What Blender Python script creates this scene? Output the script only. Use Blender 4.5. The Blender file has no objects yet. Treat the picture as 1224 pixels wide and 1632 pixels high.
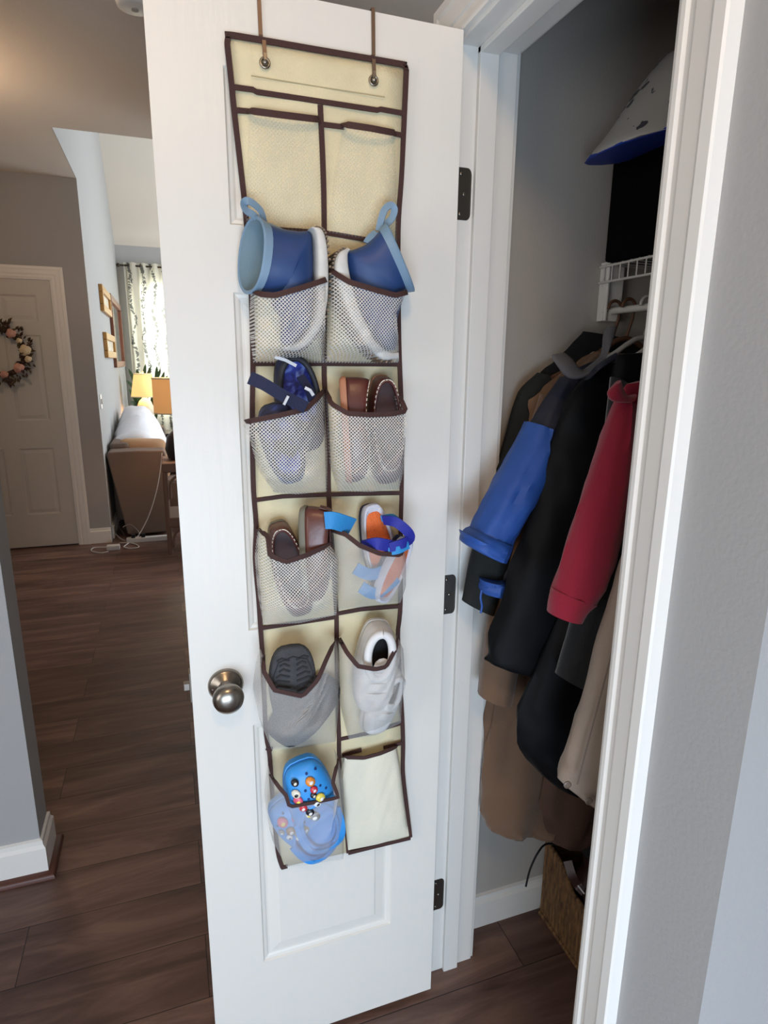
import bpy, math, random
from mathutils import Vector, Matrix, noise
random.seed(7)
C = bpy.context.scene.collection
S = bpy.context.scene
PI = math.pi

# ------------------------------------------------------------------ camera
F = 979.36; PITCH, YAW, ROLL = .2371473, .337716, -.00973755
CAM = Vector((0, 0, 1.5032))
fw = Vector((math.sin(YAW)*math.cos(PITCH), math.cos(YAW)*math.cos(PITCH), -math.sin(PITCH)))
rt = Vector((math.cos(YAW), -math.sin(YAW), 0)); dn = fw.cross(rt)
RT = math.cos(ROLL)*rt + math.sin(ROLL)*dn
DN = -math.sin(ROLL)*rt + math.cos(ROLL)*dn
cam = bpy.data.cameras.new('camera'); camo = bpy.data.objects.new('camera', cam); C.objects.link(camo)
cam.sensor_fit = 'VERTICAL'; cam.sensor_height = 24; cam.lens = F/1632*24
cam.clip_start = .02; cam.clip_end = 100
m = Matrix.Identity(4)
for i in range(3):
    m[i][0] = RT[i]; m[i][1] = -DN[i]; m[i][2] = -fw[i]; m[i][3] = CAM[i]
camo.matrix_world = m
S.camera = camo
S.view_settings.view_transform = 'Standard'; S.view_settings.look = 'None'
S.view_settings.gamma = 1; S.view_settings.use_curve_mapping = False
S.view_settings.exposure = 0.75

# ------------------------------------------------------------------ world and light
w = bpy.data.worlds.new('world'); S.world = w; w.use_nodes = True
w.node_tree.nodes['Background'].inputs[0].default_value = (.62, .76, 1, 1)
w.node_tree.nodes['Background'].inputs[1].default_value = .5

def area(name, loc, direction, sx, sy, power, col, spread=PI):
    l = bpy.data.lights.new(name, 'AREA'); l.shape = 'RECTANGLE'; l.size = sx; l.size_y = sy
    l.energy = power; l.color = col; l.spread = spread
    o = bpy.data.objects.new(name, l); C.objects.link(o); o.location = loc
    o.rotation_euler = Vector(direction).to_track_quat('-Z', 'Z').to_euler()
    return o
def bulb(name, loc, power, col, r=.12):
    l = bpy.data.lights.new(name, 'POINT'); l.energy = power; l.color = col; l.shadow_soft_size = r
    o = bpy.data.objects.new(name, l); C.objects.link(o); o.location = loc; return o
area('entry_window_light', (-.3, -1.52, .6), (0.12, 1, -.06), 1.5, .95, 35, (.64, .81, 1))
area('side_fill_light', (-2.6, -.75, 1.45), (1, .12, 0), 1.7, 1.5, 15, (1, .95, .88))  # fill light added to brighten closet and casing, no known window there
bulb('entry_ceiling_lamp_light', (.0, -.55, 2.55), 17, (1, .68, .38))
bulb('hall_ceiling_lamp_light', (-1.1, 3.6, 2.55), 11, (1, .68, .42))
area('living_window_light', (3.3, 7.2, 2.4), (-1, .1, .05), 3.4, 3.2, 160, (.88, .95, 1))
area('garden_window_light', (.35, 9.78, 1.7), (0, -1, 0), 1.4, 1.9, 60, (.92, 1, .92))

# ------------------------------------------------------------------ helpers
def ray(px, py):
    return RT*((px-612)/F) + DN*((py-816)/F) + fw
def W(px, py, y):
    r = ray(px, py); return CAM + r*(y/r.y)
def WX(px, py, x):
    r = ray(px, py); return CAM + r*(x/r.x)
def WZ(px, py, z):
    r = ray(px, py); return CAM + r*((z-CAM.z)/r.z)

def lin(c):
    return tuple(((v/255)/12.92 if v/255 <= .04045 else ((v/255+.055)/1.055)**2.4) for v in c)+(1,)

MATS = {}
def mat(name, col, rough=.6, metal=0, bump=0, bscale=200, var=0, vscale=6, sheen=0, trans=0, spec=.5, stretch=None):
    if name in MATS: return MATS[name]
    M = bpy.data.materials.new(name); M.use_nodes = True; nt = M.node_tree
    b = nt.nodes['Principled BSDF']; col = lin(col) if max(col) > 1 else tuple(col)+(1,)
    b.inputs['Base Color'].default_value = col; b.inputs['Roughness'].default_value = rough
    b.inputs['Metallic'].default_value = metal; b.inputs['Specular IOR Level'].default_value = spec
    if sheen: b.inputs['Sheen Weight'].default_value = sheen
    if trans: b.inputs['Transmission Weight'].default_value = trans
    tc = nt.nodes.new('ShaderNodeTexCoord'); vec = tc.outputs['Object']
    if stretch:
        mp = nt.nodes.new('ShaderNodeMapping'); mp.inputs['Scale'].default_value = stretch
        nt.links.new(vec, mp.inputs[0]); vec = mp.outputs[0]
    if bump:
        n = nt.nodes.new('ShaderNodeTexNoise'); n.inputs['Scale'].default_value = bscale; n.inputs['Detail'].default_value = 3
        nt.links.new(vec, n.inputs['Vector'])
        bp = nt.nodes.new('ShaderNodeBump'); bp.inputs['Strength'].default_value = bump; bp.inputs['Distance'].default_value = .003
        nt.links.new(n.outputs[0], bp.inputs['Height']); nt.links.new(bp.outputs[0], b.inputs['Normal'])
    if var:
        n = nt.nodes.new('ShaderNodeTexNoise'); n.inputs['Scale'].default_value = vscale; n.inputs['Detail'].default_value = 4
        nt.links.new(vec, n.inputs['Vector'])
        r = nt.nodes.new('ShaderNodeValToRGB')
        r.color_ramp.elements[0].position = .32; r.color_ramp.elements[1].position = .68
        r.color_ramp.elements[0].color = tuple(max(0, v*(1-var)) for v in col[:3])+(1,)
        r.color_ramp.elements[1].color = tuple(min(1, v*(1+var)) for v in col[:3])+(1,)
        nt.links.new(n.outputs[0], r.inputs[0]); nt.links.new(r.outputs[0], b.inputs['Base Color'])
    MATS[name] = M
    return M

class MB:
    def __init__(s): s.v = []; s.f = []; s.uv = []; s.mi = []; s.cur = 0
    def add(s, vs, fs, uvs=None):
        o = len(s.v); s.v += [tuple(p) for p in vs]
        for f in fs:
            s.f.append([i+o for i in f]); s.mi.append(s.cur)
            s.uv.append([uvs[i] if uvs else (0, 0) for i in f])
        return s
    def box(s, x0, x1, y0, y1, z0, z1):
        if x0 > x1: x0, x1 = x1, x0
        if y0 > y1: y0, y1 = y1, y0
        if z0 > z1: z0, z1 = z1, z0
        vs = [(x, y, z) for x in (x0, x1) for y in (y0, y1) for z in (z0, z1)]
        return s.add(vs, [(0,1,3,2), (4,6,7,5), (0,4,5,1), (2,3,7,6), (0,2,6,4), (1,5,7,3)])
    def grid(s, rows, cu=False, uv=None, caps=False):
        n = len(rows[0]); vs = [p for r in rows for p in r]; fs = []
        for i in range(len(rows)-1):
            for j in range(n if cu else n-1):
                k = (j+1) % n
                fs.append((i*n+j, i*n+k, (i+1)*n+k, (i+1)*n+j))
        if caps:
            fs.append(tuple(range(n))[::-1]); fs.append(tuple((len(rows)-1)*n+j for j in range(n)))
        return s.add(vs, fs, uv)
    def ribbon(s, path, width, th, out):
        # flat strap following path, its face looking along out
        path = [Vector(p) for p in path]; out = Vector(out); rows = []
        for i, p in enumerate(path):
            t = (path[min(i+1, len(path)-1)]-path[max(i-1, 0)]).normalized()
            o = out - t*out.dot(t)
            o.normalize(); b = t.cross(o)
            wd = width[i] if isinstance(width, list) else width
            rows.append([p+b*wd/2, p+b*wd/2+o*th, p-b*wd/2+o*th, p-b*wd/2])
        return s.grid(rows, True, caps=True)
    def tube(s, path, r, n=10, flat=1):
        path = [Vector(p) for p in path]; rows = []; ref = None
        for i, p in enumerate(path):
            t = (path[min(i+1, len(path)-1)]-path[max(i-1, 0)]).normalized()
            if ref is None:
                ref = Vector((0, 0, 1)) if abs(t.z) < .9 else Vector((1, 0, 0))
            a = t.cross(ref).normalized(); ref = a.cross(t).normalized()
            rr = r[i] if isinstance(r, list) else r
            rows.append([p+a*math.cos(q*2*PI/n)*rr+ref*math.sin(q*2*PI/n)*rr*flat for q in range(n)])
        return s.grid(rows, True, caps=True)
    def ring(s, c, R, r, normal, n=24, k=8):
        nrm = Vector(normal).normalized(); a = nrm.orthogonal().normalized(); b = nrm.cross(a); c = Vector(c); rows = []
        for i in range(n+1):
            t = i*2*PI/n; d = a*math.cos(t)+b*math.sin(t)
            rows.append([c+d*(R+r*math.cos(q*2*PI/k))+nrm*r*math.sin(q*2*PI/k) for q in range(k)])
        return s.grid(rows, True)
    def lathe(s, prof, c, axis, n=32):
        ax = Vector(axis).normalized(); a = ax.orthogonal().normalized(); b = ax.cross(a); c = Vector(c)
        rows = [[c+ax*h+(a*math.cos(i*2*PI/n)+b*math.sin(i*2*PI/n))*r for i in range(n)] for r, h in prof]
        return s.grid(rows, True, caps=True)
    def blob(s, c, rx, ry, rz, M=None, n=12, k=8):
        c = Vector(c); rows = []
        for i in range(k+1):
            t = PI*i/k; row = []
            for j in range(n):
                p = Vector((rx*max(.01, math.sin(t))*math.cos(j*2*PI/n), ry*max(.01, math.sin(t))*math.sin(j*2*PI/n), rz*math.cos(t)))
                if M is not None: p = M @ p
                row.append(c+p)
            rows.append(row)
        return s.grid(rows, True, caps=True)

def obj(name, mb, m, parent=None, smooth=False, bevel=0, solid=0, sub=0, solid_off=0):
    me = bpy.data.meshes.new(name); me.from_pydata(mb.v, [], mb.f)
    uvl = me.uv_layers.new(name='UVMap'); k = 0
    for f in mb.uv:
        for u in f: uvl.data[k].uv = u; k += 1
    ms = m if isinstance(m, (list, tuple)) else [m]
    for q in ms: me.materials.append(q)
    for i, p in enumerate(me.polygons):
        p.use_smooth = smooth; p.material_index = mb.mi[i]
    me.update()
    import bmesh
    bm = bmesh.new(); bm.from_mesh(me); bmesh.ops.recalc_face_normals(bm, faces=bm.faces); bm.to_mesh(me); bm.free()
    o = bpy.data.objects.new(name, me); C.objects.link(o)
    if smooth and not sub:
        try: me.set_sharp_from_angle(angle=math.radians(50))
        except Exception: pass
    if parent:
        o.parent = parent
        if parent.type == 'EMPTY': o.matrix_parent_inverse = Matrix.Translation(-Vector(parent.location))
    if solid:
        d = o.modifiers.new('solid', 'SOLIDIFY'); d.thickness = solid; d.offset = solid_off
    if bevel:
        d = o.modifiers.new('bevel', 'BEVEL'); d.width = bevel; d.segments = 2; d.limit_method = 'ANGLE'
    if sub:
        d = o.modifiers.new('sub', 'SUBSURF'); d.levels = sub; d.render_levels = sub
    return o

def thing(name, label, cat, loc=(0, 0, 0), group=None):
    o = bpy.data.objects.new(name, None); C.objects.link(o); o.location = loc; o.empty_display_size = .05
    o['label'] = label; o['category'] = cat
    if group: o['group'] = group
    return o
def tag(o, label, cat, group=None):
    o['label'] = label; o['category'] = cat
    if group: o['group'] = group
    return o
def struct(name, mb, m, parent=None, **k):
    o = obj(name, mb, m, parent, **k)
    if not parent: o['kind'] = 'structure'
    return o

def resample(pts, n):
    d = [0]
    for a, b in zip(pts, pts[1:]): d.append(d[-1]+math.dist(a, b))
    out = []; j = 0
    for i in range(n):
        t = d[-1]*i/(n-1)
        while j < len(pts)-2 and d[j+1] < t: j += 1
        k = 0 if d[j+1] == d[j] else (t-d[j])/(d[j+1]-d[j])
        out.append(tuple(a+(b-a)*k for a, b in zip(pts[j], pts[j+1])))
    return out
def catmull(pts, k=6):
    P = [Vector(p) for p in pts]; out = []
    for i in range(len(P)-1):
        a, b, c, d = P[max(i-1, 0)], P[i], P[i+1], P[min(i+2, len(P)-1)]
        for j in range(k):
            t = j/k
            out.append(.5*((2*b)+(c-a)*t+(2*a-5*b+4*c-d)*t*t+(3*b-a-3*c+d)*t**3))
    out.append(P[-1]); return out
def sgnpow(v, e): return math.copysign(abs(v)**e, v)

# ------------------------------------------------------------------ materials
white = mat('white_trim_paint', (226, 223, 217), .42, bump=.05, bscale=60)
doorpaint = mat('white_door_paint', (226, 222, 214), .38, bump=.12, bscale=90, stretch=(1, 1, .15))
wallm = mat('grey_wall_paint', (163, 162, 161), .8, bump=.15, bscale=160)
closetm = mat('closet_wall_paint', (176, 169, 161), .8, bump=.15, bscale=160)
ceilm = mat('ceiling_paint', (205, 198, 188), .9, bump=.2, bscale=120)
nickel = mat('satin_nickel', (150, 142, 132), .28, metal=1)
hingem = mat('hinge_steel', (120, 116, 110), .38, metal=1, spec=.5)
brownbind = mat('brown_binding_tape', (66, 40, 36), .8, bump=.35, bscale=600)
cream = mat('cream_nonwoven_fabric', (220, 207, 170), .85, bump=.25, bscale=350, var=.05, vscale=18)
creamb = mat('pale_nonwoven_fabric', (232, 226, 205), .85, bump=.25, bscale=350)
strapm = mat('bronze_hook_metal', (120, 98, 82), .4, metal=.6)

def floor_mat():
    M = bpy.data.materials.new('dark_wood_planks'); M.use_nodes = True; nt = M.node_tree; N = nt.nodes; L = nt.links
    b = N['Principled BSDF']; tc = N.new('ShaderNodeTexCoord')
    br = N.new('ShaderNodeTexBrick'); br.offset = .37; br.offset_frequency = 2
    br.inputs['Scale'].default_value = 1; br.inputs['Brick Width'].default_value = 1.22; br.inputs['Row Height'].default_value = .178
    br.inputs['Mortar Size'].default_value = .0012; br.inputs['Mortar Smooth'].default_value = .3; br.inputs['Bias'].default_value = 0
    br.inputs['Color1'].default_value = (0, 0, 0, 1); br.inputs['Color2'].default_value = (1, 1, 1, 1); br.inputs['Mortar'].default_value = (.3, .3, .3, 1)
    L.new(tc.outputs['Object'], br.inputs['Vector'])
    mp = N.new('ShaderNodeMapping'); mp.inputs['Scale'].default_value = (1.2, 9, 1); L.new(tc.outputs['Object'], mp.inputs[0])
    ad = N.new('ShaderNodeVectorMath'); ad.operation = 'MULTIPLY_ADD'; ad.inputs[1].default_value = (7, 3, 5)
    L.new(br.outputs['Color'], ad.inputs[0]); L.new(mp.outputs[0], ad.inputs[2])
    n1 = N.new('ShaderNodeTexNoise'); n1.inputs['Scale'].default_value = 1.4; n1.inputs['Detail'].default_value = 7; n1.inputs['Distortion'].default_value = 1.1
    n1.inputs['Roughness'].default_value = .62
    L.new(ad.outputs[0], n1.inputs['Vector'])
    r = N.new('ShaderNodeValToRGB'); e = r.color_ramp.elements
    e[0].position = .28; e[0].color = lin((74, 54, 48)); e[1].position = .75; e[1].color = lin((144, 113, 99))
    q = e.new(.5); q.color = lin((108, 81, 72))
    L.new(n1.outputs[0], r.inputs[0])
    mx = N.new('ShaderNodeMix'); mx.data_type = 'RGBA'; mx.blend_type = 'MULTIPLY'; mx.inputs[0].default_value = 1
    r2 = N.new('ShaderNodeValToRGB'); r2.color_ramp.elements[0].color = (.62, .60, .60, 1); r2.color_ramp.elements[1].color = (1.0, 1.0, 1.0, 1)
    L.new(br.outputs['Color'], r2.inputs[0]); L.new(r.outputs[0], mx.inputs[6]); L.new(r2.outputs[0], mx.inputs[7])
    m2 = N.new('ShaderNodeMix'); m2.data_type = 'RGBA'; m2.inputs[7].default_value = lin((22, 14, 12))
    L.new(br.outputs['Fac'], m2.inputs[0]); L.new(mx.outputs[2], m2.inputs[6]); L.new(m2.outputs[2], b.inputs['Base Color'])
    b.inputs['Roughness'].default_value = .42; b.inputs['Specular IOR Level'].default_value = .45
    bp = N.new('ShaderNodeBump'); bp.inputs['Strength'].default_value = .25; bp.inputs['Distance'].default_value = .002
    L.new(n1.outputs[0], bp.inputs['Height']); L.new(bp.outputs[0], b.inputs['Normal'])
    return M
floorm = floor_mat()

def net_mat(name, cell, line, a_line, a_hole, col=(235, 230, 222)):
    M = bpy.data.materials.new(name); M.use_nodes = True; nt = M.node_tree; N = nt.nodes; L = nt.links
    b = N['Principled BSDF']; b.inputs['Base Color'].default_value = lin(col); b.inputs['Roughness'].default_value = .6
    tc = N.new('ShaderNodeTexCoord'); mp = N.new('ShaderNodeMapping'); mp.inputs['Rotation'].default_value = (0, 0, .82)
    mp.inputs['Scale'].default_value = (1/cell, 1/cell, 1); L.new(tc.outputs['UV'], mp.inputs[0])
    sp = N.new('ShaderNodeSeparateXYZ'); L.new(mp.outputs[0], sp.inputs[0]); ms = []
    for k in (0, 1):
        f = N.new('ShaderNodeMath'); f.operation = 'FRACT'; L.new(sp.outputs[k], f.inputs[0])
        g = N.new('ShaderNodeMath'); g.operation = 'LESS_THAN'; L.new(f.outputs[0], g.inputs[0]); g.inputs[1].default_value = line; ms.append(g)
    mx = N.new('ShaderNodeMath'); mx.operation = 'MAXIMUM'; L.new(ms[0].outputs[0], mx.inputs[0]); L.new(ms[1].outputs[0], mx.inputs[1])
    mr = N.new('ShaderNodeMapRange'); mr.inputs[3].default_value = a_hole; mr.inputs[4].default_value = a_line
    L.new(mx.outputs[0], mr.inputs[0])
    # cloth folds catch more threads where the film is seen edge-on
    L.new(mr.outputs[0], b.inputs['Alpha'])
    return M
net = net_mat('white_net', .0040, .32, .76, .06)
netf = net_mat('fine_white_net', .0016, .30, .52, .22, (214, 210, 205))
netl = net_mat('light_white_net', .0042, .26, .20, .0)

# ------------------------------------------------------------------ room shell
HALL_X, PART_X, FARY, CH = .53, -.443, 5.52, 2.824
LW = -.52
struct('floor', MB().box(-2.7, 3.5, -1.72, 9.9, -.1, 0), floorm)
struct('ceiling', MB().box(-2.7, 3.5, -1.72, 4.43, CH, CH+.1).box(-2.7, LW-.004, 4.43, FARY, CH, CH+.1), ceilm)
# left partition stub
struct('wall_left', MB().box(-2.7, PART_X, 1.79, 1.905, 0, CH), wallm)
struct('wall_outer_left', MB().box(-2.75, -2.65, -1.72, -1.6, 0, CH).box(-2.75, -2.65, .1, FARY+.1, 0, CH).box(-2.75, -2.65, -1.6, .1, 0, .7).box(-2.75, -2.65, -1.6, .1, 2.2, CH), wallm)
struct('added_window_4', MB().box(-2.73, -2.67, -1.6, -1.54, .7, 2.2).box(-2.73, -2.67, .04, .1, .7, 2.2).box(-2.73, -2.67, -1.54, .04, .7, .76).box(-2.73, -2.67, -1.54, .04, 2.14, 2.2), white, bevel=.004)  # unseen window frame added to house the side fill light
# closet front wall, with opening for the door
OPY0, OPY1, HZ = .60, 1.131, 2.05
struct('wall_right', MB().box(HALL_X, .645, .398, OPY0-.018, 0, CH).box(HALL_X, .645, OPY1+.018, 4.43, 0, CH)
       .box(HALL_X, .645, OPY0-.018, OPY1+.018, HZ+.018, CH), wallm)
struct('wall_entry', MB().box(.645, 3.4, .398, .498, 0, CH), wallm)
struct('wall_entry_right', MB().box(3.4, 3.5, -1.72, .5, 0, CH), wallm)
struct('wall_closet_side', MB().box(.645, 1.4, 1.22, 1.32, 0, CH), closetm)
struct('wall_closet_back', MB().box(1.33, 1.43, .498, 1.22, 0, CH), closetm)
# back wall with the big window behind the camera
struct('wall_back', MB().box(-2.7, -1.1, -1.72, -1.6, 0, CH).box(.9, 3.5, -1.72, -1.6, 0, CH).box(-1.1, .9, -1.72, -1.6, 0, .05).box(-1.1, .9, -1.72, -1.6, 1.9, CH), wallm)
struct('window_1', MB().box(-1.1, -1.04, -1.68, -1.62, .05, 1.9).box(.84, .9, -1.68, -1.62, .05, 1.9).box(-1.04, .84, -1.68, -1.62, .05, .11)
       .box(-1.04, .84, -1.68, -1.62, 1.84, 1.9).box(-.13, -.07, -1.68, -1.62, .11, 1.84), white, bevel=.004)
# far wall with hall door
struct('wall_far', MB().box(-2.7, -1.61, FARY, FARY+.11, 0, CH).box(-.75, LW-.1, FARY, FARY+.11, 0, CH).box(-1.61, -.75, FARY, FARY+.11, 2.12, CH), wallm)
struct('trim_7', MB().box(LW-.101, LW+.0, FARY-.0005, FARY+.0, 0, CH), wallm)
# tall living room beyond
SL = .87; ZB = 2.95; YB = 9.65
struct('wall_living_left', MB().box(LW-.1, LW, FARY+.0, 9.75, 0, 5.6).box(LW-.004, LW, 4.43, FARY, CH, 5.6).box(LW-.1, LW-.004, 4.43, FARY, CH+.1, 5.6), wallm)
struct('wall_living_far', MB().box(LW-.1, -.25, YB, YB+.1, 0, 3.1).box(1.0, 3.5, YB, YB+.1, 0, 3.1).box(-.25, 1.0, YB, YB+.1, 0, .75).box(-.25, 1.0, YB, YB+.1, 2.55, 3.1), wallm)
struct('wall_living_right', MB().box(3.4, 3.5, 4.43, YB, 0, 5.6).box(.53, 3.5, 4.33, 4.43, 0, 5.6), wallm)
struct('ceiling_living', MB().add([(LW-.1, YB+.1, ZB), (3.5, YB+.1, ZB), (3.5, 6.9, ZB+SL*(YB-6.9)), (LW-.1, 6.9, ZB+SL*(YB-6.9)), (LW-.1, 4.3, 5.4), (3.5, 4.3, 5.4)],
       [(0, 1, 2, 3), (3, 2, 5, 4)]), ceilm, solid=.06, solid_off=1)
struct('wall_living_gable', MB().box(LW, 3.5, 4.33, 4.43, CH+.1, 5.5), wallm)

# baseboards
def baseboard(name, pts, h=.105, t=.014, side=1):
    """pts: floor polyline of the wall face; the board grows to the left (+1) of the walk"""
    mb = MB()
    prof = [(0, 0), (t, 0), (t, h*.78), (t*.55, h*.86), (t*.5, h*.97), (0, h)]
    V = [Vector((p[0], p[1], 0)) for p in pts]; rows = []
    for i, p in enumerate(V):
        ds = []
        if i > 0: ds.append((p-V[i-1]).normalized())
        if i < len(V)-1: ds.append((V[i+1]-p).normalized())
        ns = [Vector((-d.y, d.x, 0))*side for d in ds]
        nn = ns[0] if len(ns) == 1 else (ns[0]+ns[1])/(1+ns[0].dot(ns[1]))
        rows.append([p+nn*a+Vector((0, 0, b)) for a, b in prof])
    mb.grid(rows, True, caps=True)
    return struct(name, mb, white)
baseboard('baseboard_left', [(-2.6, 1.79), (PART_X, 1.79), (PART_X, 1.905), (-2.6, 1.905)], .125, .014, -1)
shoe_m = mat('dark_shoe_moulding', (88, 52, 42), .45)
mb = MB()
rows = []
for p, nn in (((-2.6, 1.776), (0, -1)), ((PART_X+.014, 1.776), (1, -1)), ((PART_X+.014, 1.919), (1, 1)), ((-2.6, 1.919), (0, 1))):
    rows.append([Vector((p[0]+nn[0]*a, p[1]+nn[1]*a, b)) for a, b in ((0, 0), (.018, 0), (.017, .008), (.012, .015), (.005, .019), (0, .02))])
mb.grid(rows, True, caps=True); struct('trim_1', mb, shoe_m, smooth=True)
baseboard('baseboard_far', [(-.68, FARY), (LW, FARY)], .13, .014, -1)
baseboard('baseboard_closet', [(.66, 1.22), (1.33, 1.22), (1.33, .498)], .098, .014, -1)
baseboard('baseboard_right', [(HALL_X, 1.22), (HALL_X, 4.43)], .125, .014, 1)
baseboard('baseboard_living', [(LW, 5.63), (LW, YB), (3.4, YB)], .125, .014, -1)

# casing profile sweep around an opening lying in a wall
def casing(name, inner, axis, face, outd, width=.06, parent=None):
    """inner: 4 (a,z) points of the opening path; axis 'y' (wall at x=face) or 'x' (wall at y=face); outd: +-1 towards the room"""
    prof = [(0, 0), (0, .011), (.004, .013), (.009, .013), (.012, .010), (.019, .011), (.022, .014), (.042, .017), (.046, .0195), (.058, .0195), (.060, .017), (.060, 0)]
    k = width/.06; prof = [(a*k, b) for a, b in prof]
    rows = []; P = [Vector((a, z)) for a, z in inner]; cen = sum(P, Vector((0, 0)))/len(P)
    for i, p in enumerate(P):
        ns = []
        for a, b in ((i-1, i), (i, i+1)):
            if a < 0 or b >= len(P): continue
            d = (P[b]-P[a]).normalized(); nn = Vector((-d.y, d.x))
            if nn.dot((P[a]+P[b])/2-cen) < 0: nn = -nn
            ns.append(nn)
        nn = ns[0] if len(ns) == 1 else (ns[0]+ns[1])/(1+ns[0].dot(ns[1]))
        row = []
        for a, b in prof:
            q = p+nn*a
            row.append((face+outd*b, q.x, q.y) if axis == 'y' else (q.x, face+outd*b, q.y))
        rows.append(row)
    mb = MB().grid(rows, True, caps=True)
    return struct(name, mb, white, parent)
casing('trim_2', [(OPY0-.012, 0), (OPY0-.012, HZ+.006), (OPY1+.006, HZ+.006), (OPY1+.006, 0)], 'y', HALL_X, -1, .0715)
casing('trim_3', [(-1.595, 0), (-1.595, 2.105), (-.765, 2.105), (-.765, 0)], 'x', FARY, -1, .085)
# closet jambs, stops
jm = MB()
jm.box(.528, .648, OPY1, OPY1+.018, 0, HZ+.018).box(.528, .648, OPY0-.018, OPY0, 0, HZ+.018).box(.528, .648, OPY0, OPY1, HZ, HZ+.018)
jm.box(.566, .604, OPY1-.011, OPY1, 0, HZ).box(.566, .604, OPY0, OPY0+.011, 0, HZ).box(.566, .604, OPY0, OPY1, HZ-.011, HZ)
struct('trim_4', jm, white, bevel=.0015)
casing('trim_5', [(OPY0-.012, 0), (OPY0-.012, HZ+.006), (OPY1+.006, HZ+.006), (OPY1+.006, 0)], 'y', .645, 1, .06)
# jamb liner of the far hall door
struct('trim_6', MB().box(-.775, -.75, FARY-.005, FARY+.11, 0, 2.12).box(-1.61, -1.585, FARY-.005, FARY+.11, 0, 2.12).box(-1.585, -.775, FARY-.005, FARY+.11, 2.095, 2.12), white)

# ------------------------------------------------------------------ panelled doors
def panel_face(mb, x0, x1, z0, z1, y, panels, out=-1, d=.007):
    """front skin of a door in the plane y with raised-and-fielded panels"""
    xs = sorted({x0, x1}|{p[0] for p in panels}|{p[1] for p in panels}); zs = sorted({z0, z1}|{p[2] for p in panels}|{p[3] for p in panels})
    for i in range(len(xs)-1):
        for j in range(len(zs)-1):
            cx, cz = (xs[i]+xs[i+1])/2, (zs[j]+zs[j+1])/2
            if any(p[0] < cx < p[1] and p[2] < cz < p[3] for p in panels): continue
            mb.add([(xs[i], y, zs[j]), (xs[i+1], y, zs[j]), (xs[i+1], y, zs[j+1]), (xs[i], y, zs[j+1])], [(0, 1, 2, 3)])
    for a, b, c, e in panels:
        loops = []
        for ins, dep in ((0, 0), (.003, .004), (.008, .005), (.012, d), (.016, d), (.037, .0035), (.039, .002), (.042, .002)):
            yy = y-out*dep
            loops.append([(a+ins, yy, c+ins), (b-ins, yy, c+ins), (b-ins, yy, e-ins), (a+ins, yy, e-ins)])
        mb.grid(loops, True)
        mb.add(loops[-1], [(0, 1, 2, 3)])
def door_slab(x0, x1, z0, z1, y0, th, panels):
    mb = MB(); panel_face(mb, x0, x1, z0, z1, y0, panels, -1)
    panel_face(mb, x0, x1, z0, z1, y0+th, panels, 1)
    for a, b in (((x0, z0), (x1, z0)), ((x1, z0), (x1, z1)), ((x1, z1), (x0, z1)), ((x0, z1), (x0, z0))):
        mb.add([(a[0], y0, a[1]), (b[0], y0, b[1]), (b[0], y0+th, b[1]), (a[0], y0+th, a[1])], [(0, 1, 2, 3)])
    return mb
DY = 1.0806
cd = struct('door_1', door_slab(.0075, .5125, .015, 2.047, DY, .035, [(.115, .405, .247, .821), (.115, .405, 1.018, 1.614), (.115, .405, 1.716, 1.938)]), doorpaint)
KX, KZ = .0685, .916
obj('door_knob', MB().lathe([(.0325, 0), (.0325, .004), (.028, .009), (.016, .012), (.0125, .018), (.0115, .028), (.014, .034), (.021, .038), (.0265, .045), (.028, .053), (.026, .061), (.019, .067), (.008, .0695), (0.0005, .07)], (KX, DY, KZ), (0, -1, 0), 40), nickel, cd, smooth=True)
obj('knob_screw', MB().blob((KX-.024, DY-.008, KZ-.002), .0025, .0025, .0025).blob((KX+.024, DY-.008, KZ+.004), .0025, .0025, .0025), nickel, cd, smooth=True)
obj('latch', MB().box(.0045, .0075, DY+.006, DY+.029, KZ-.03, KZ+.03).box(-.006, .005, DY+.011, DY+.024, KZ-.007, KZ+.007), nickel, cd, bevel=.001)
for z in (1.81, 1.02, .236):
    h = MB()
    # leaf let into the jamb with rounded corners, and the knuckle
    pts = []
    for a, (cx, cz) in zip((0, 1), ((.5575-.012+.009-.001, z+.0445-.012), (.5575-.012+.009-.001, z-.0445+.012))):
        for k in range(6):
            t = (PI/2-k*PI/10) if a == 0 else (0-k*PI/10)
            pts.append((cx+.009*math.cos(t), cz+.012*math.sin(t)))
    pts = [(.5145, z+.0445)]+pts+[(.5145, z-.0445)]
    n = len(pts)
    h.add([(p[0], OPY1-.0012, p[1]) for p in pts]+[(p[0], OPY1+.001, p[1]) for p in pts], [tuple(range(n)), tuple(range(2*n-1, n-1, -1))]+[(i, (i+1) % n, (i+1) % n+n, i+n) for i in range(n)])
    ho = obj('hinge', h, hingem, cd)
    obj('hinge_knuckle', MB().tube([(.5195, 1.1225, z-.045), (.5195, 1.1225, z+.045)], .0055, 12), hingem, ho, smooth=True)
    obj('hinge_screw', MB().blob((.548, OPY1-.002, z), .0033, .0012, .0033).blob((.541, OPY1-.002, z+.034), .0033, .0012, .0033).blob((.541, OPY1-.002, z-.034), .0033, .0012, .0033), nickel, ho, smooth=True)
# far six-panel door with wreath
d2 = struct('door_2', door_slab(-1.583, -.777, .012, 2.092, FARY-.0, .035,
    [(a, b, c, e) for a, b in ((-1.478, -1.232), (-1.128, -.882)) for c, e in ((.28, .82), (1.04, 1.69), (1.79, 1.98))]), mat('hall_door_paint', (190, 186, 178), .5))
obj('door_knob', MB().lathe([(.032, 0), (.03, .008), (.012, .015), (.012, .03), (.026, .042), (.028, .055), (.015, .066), (.001, .068)], (-1.52, FARY, .95), (0, -1, 0)), nickel, d2, smooth=True)

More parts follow.
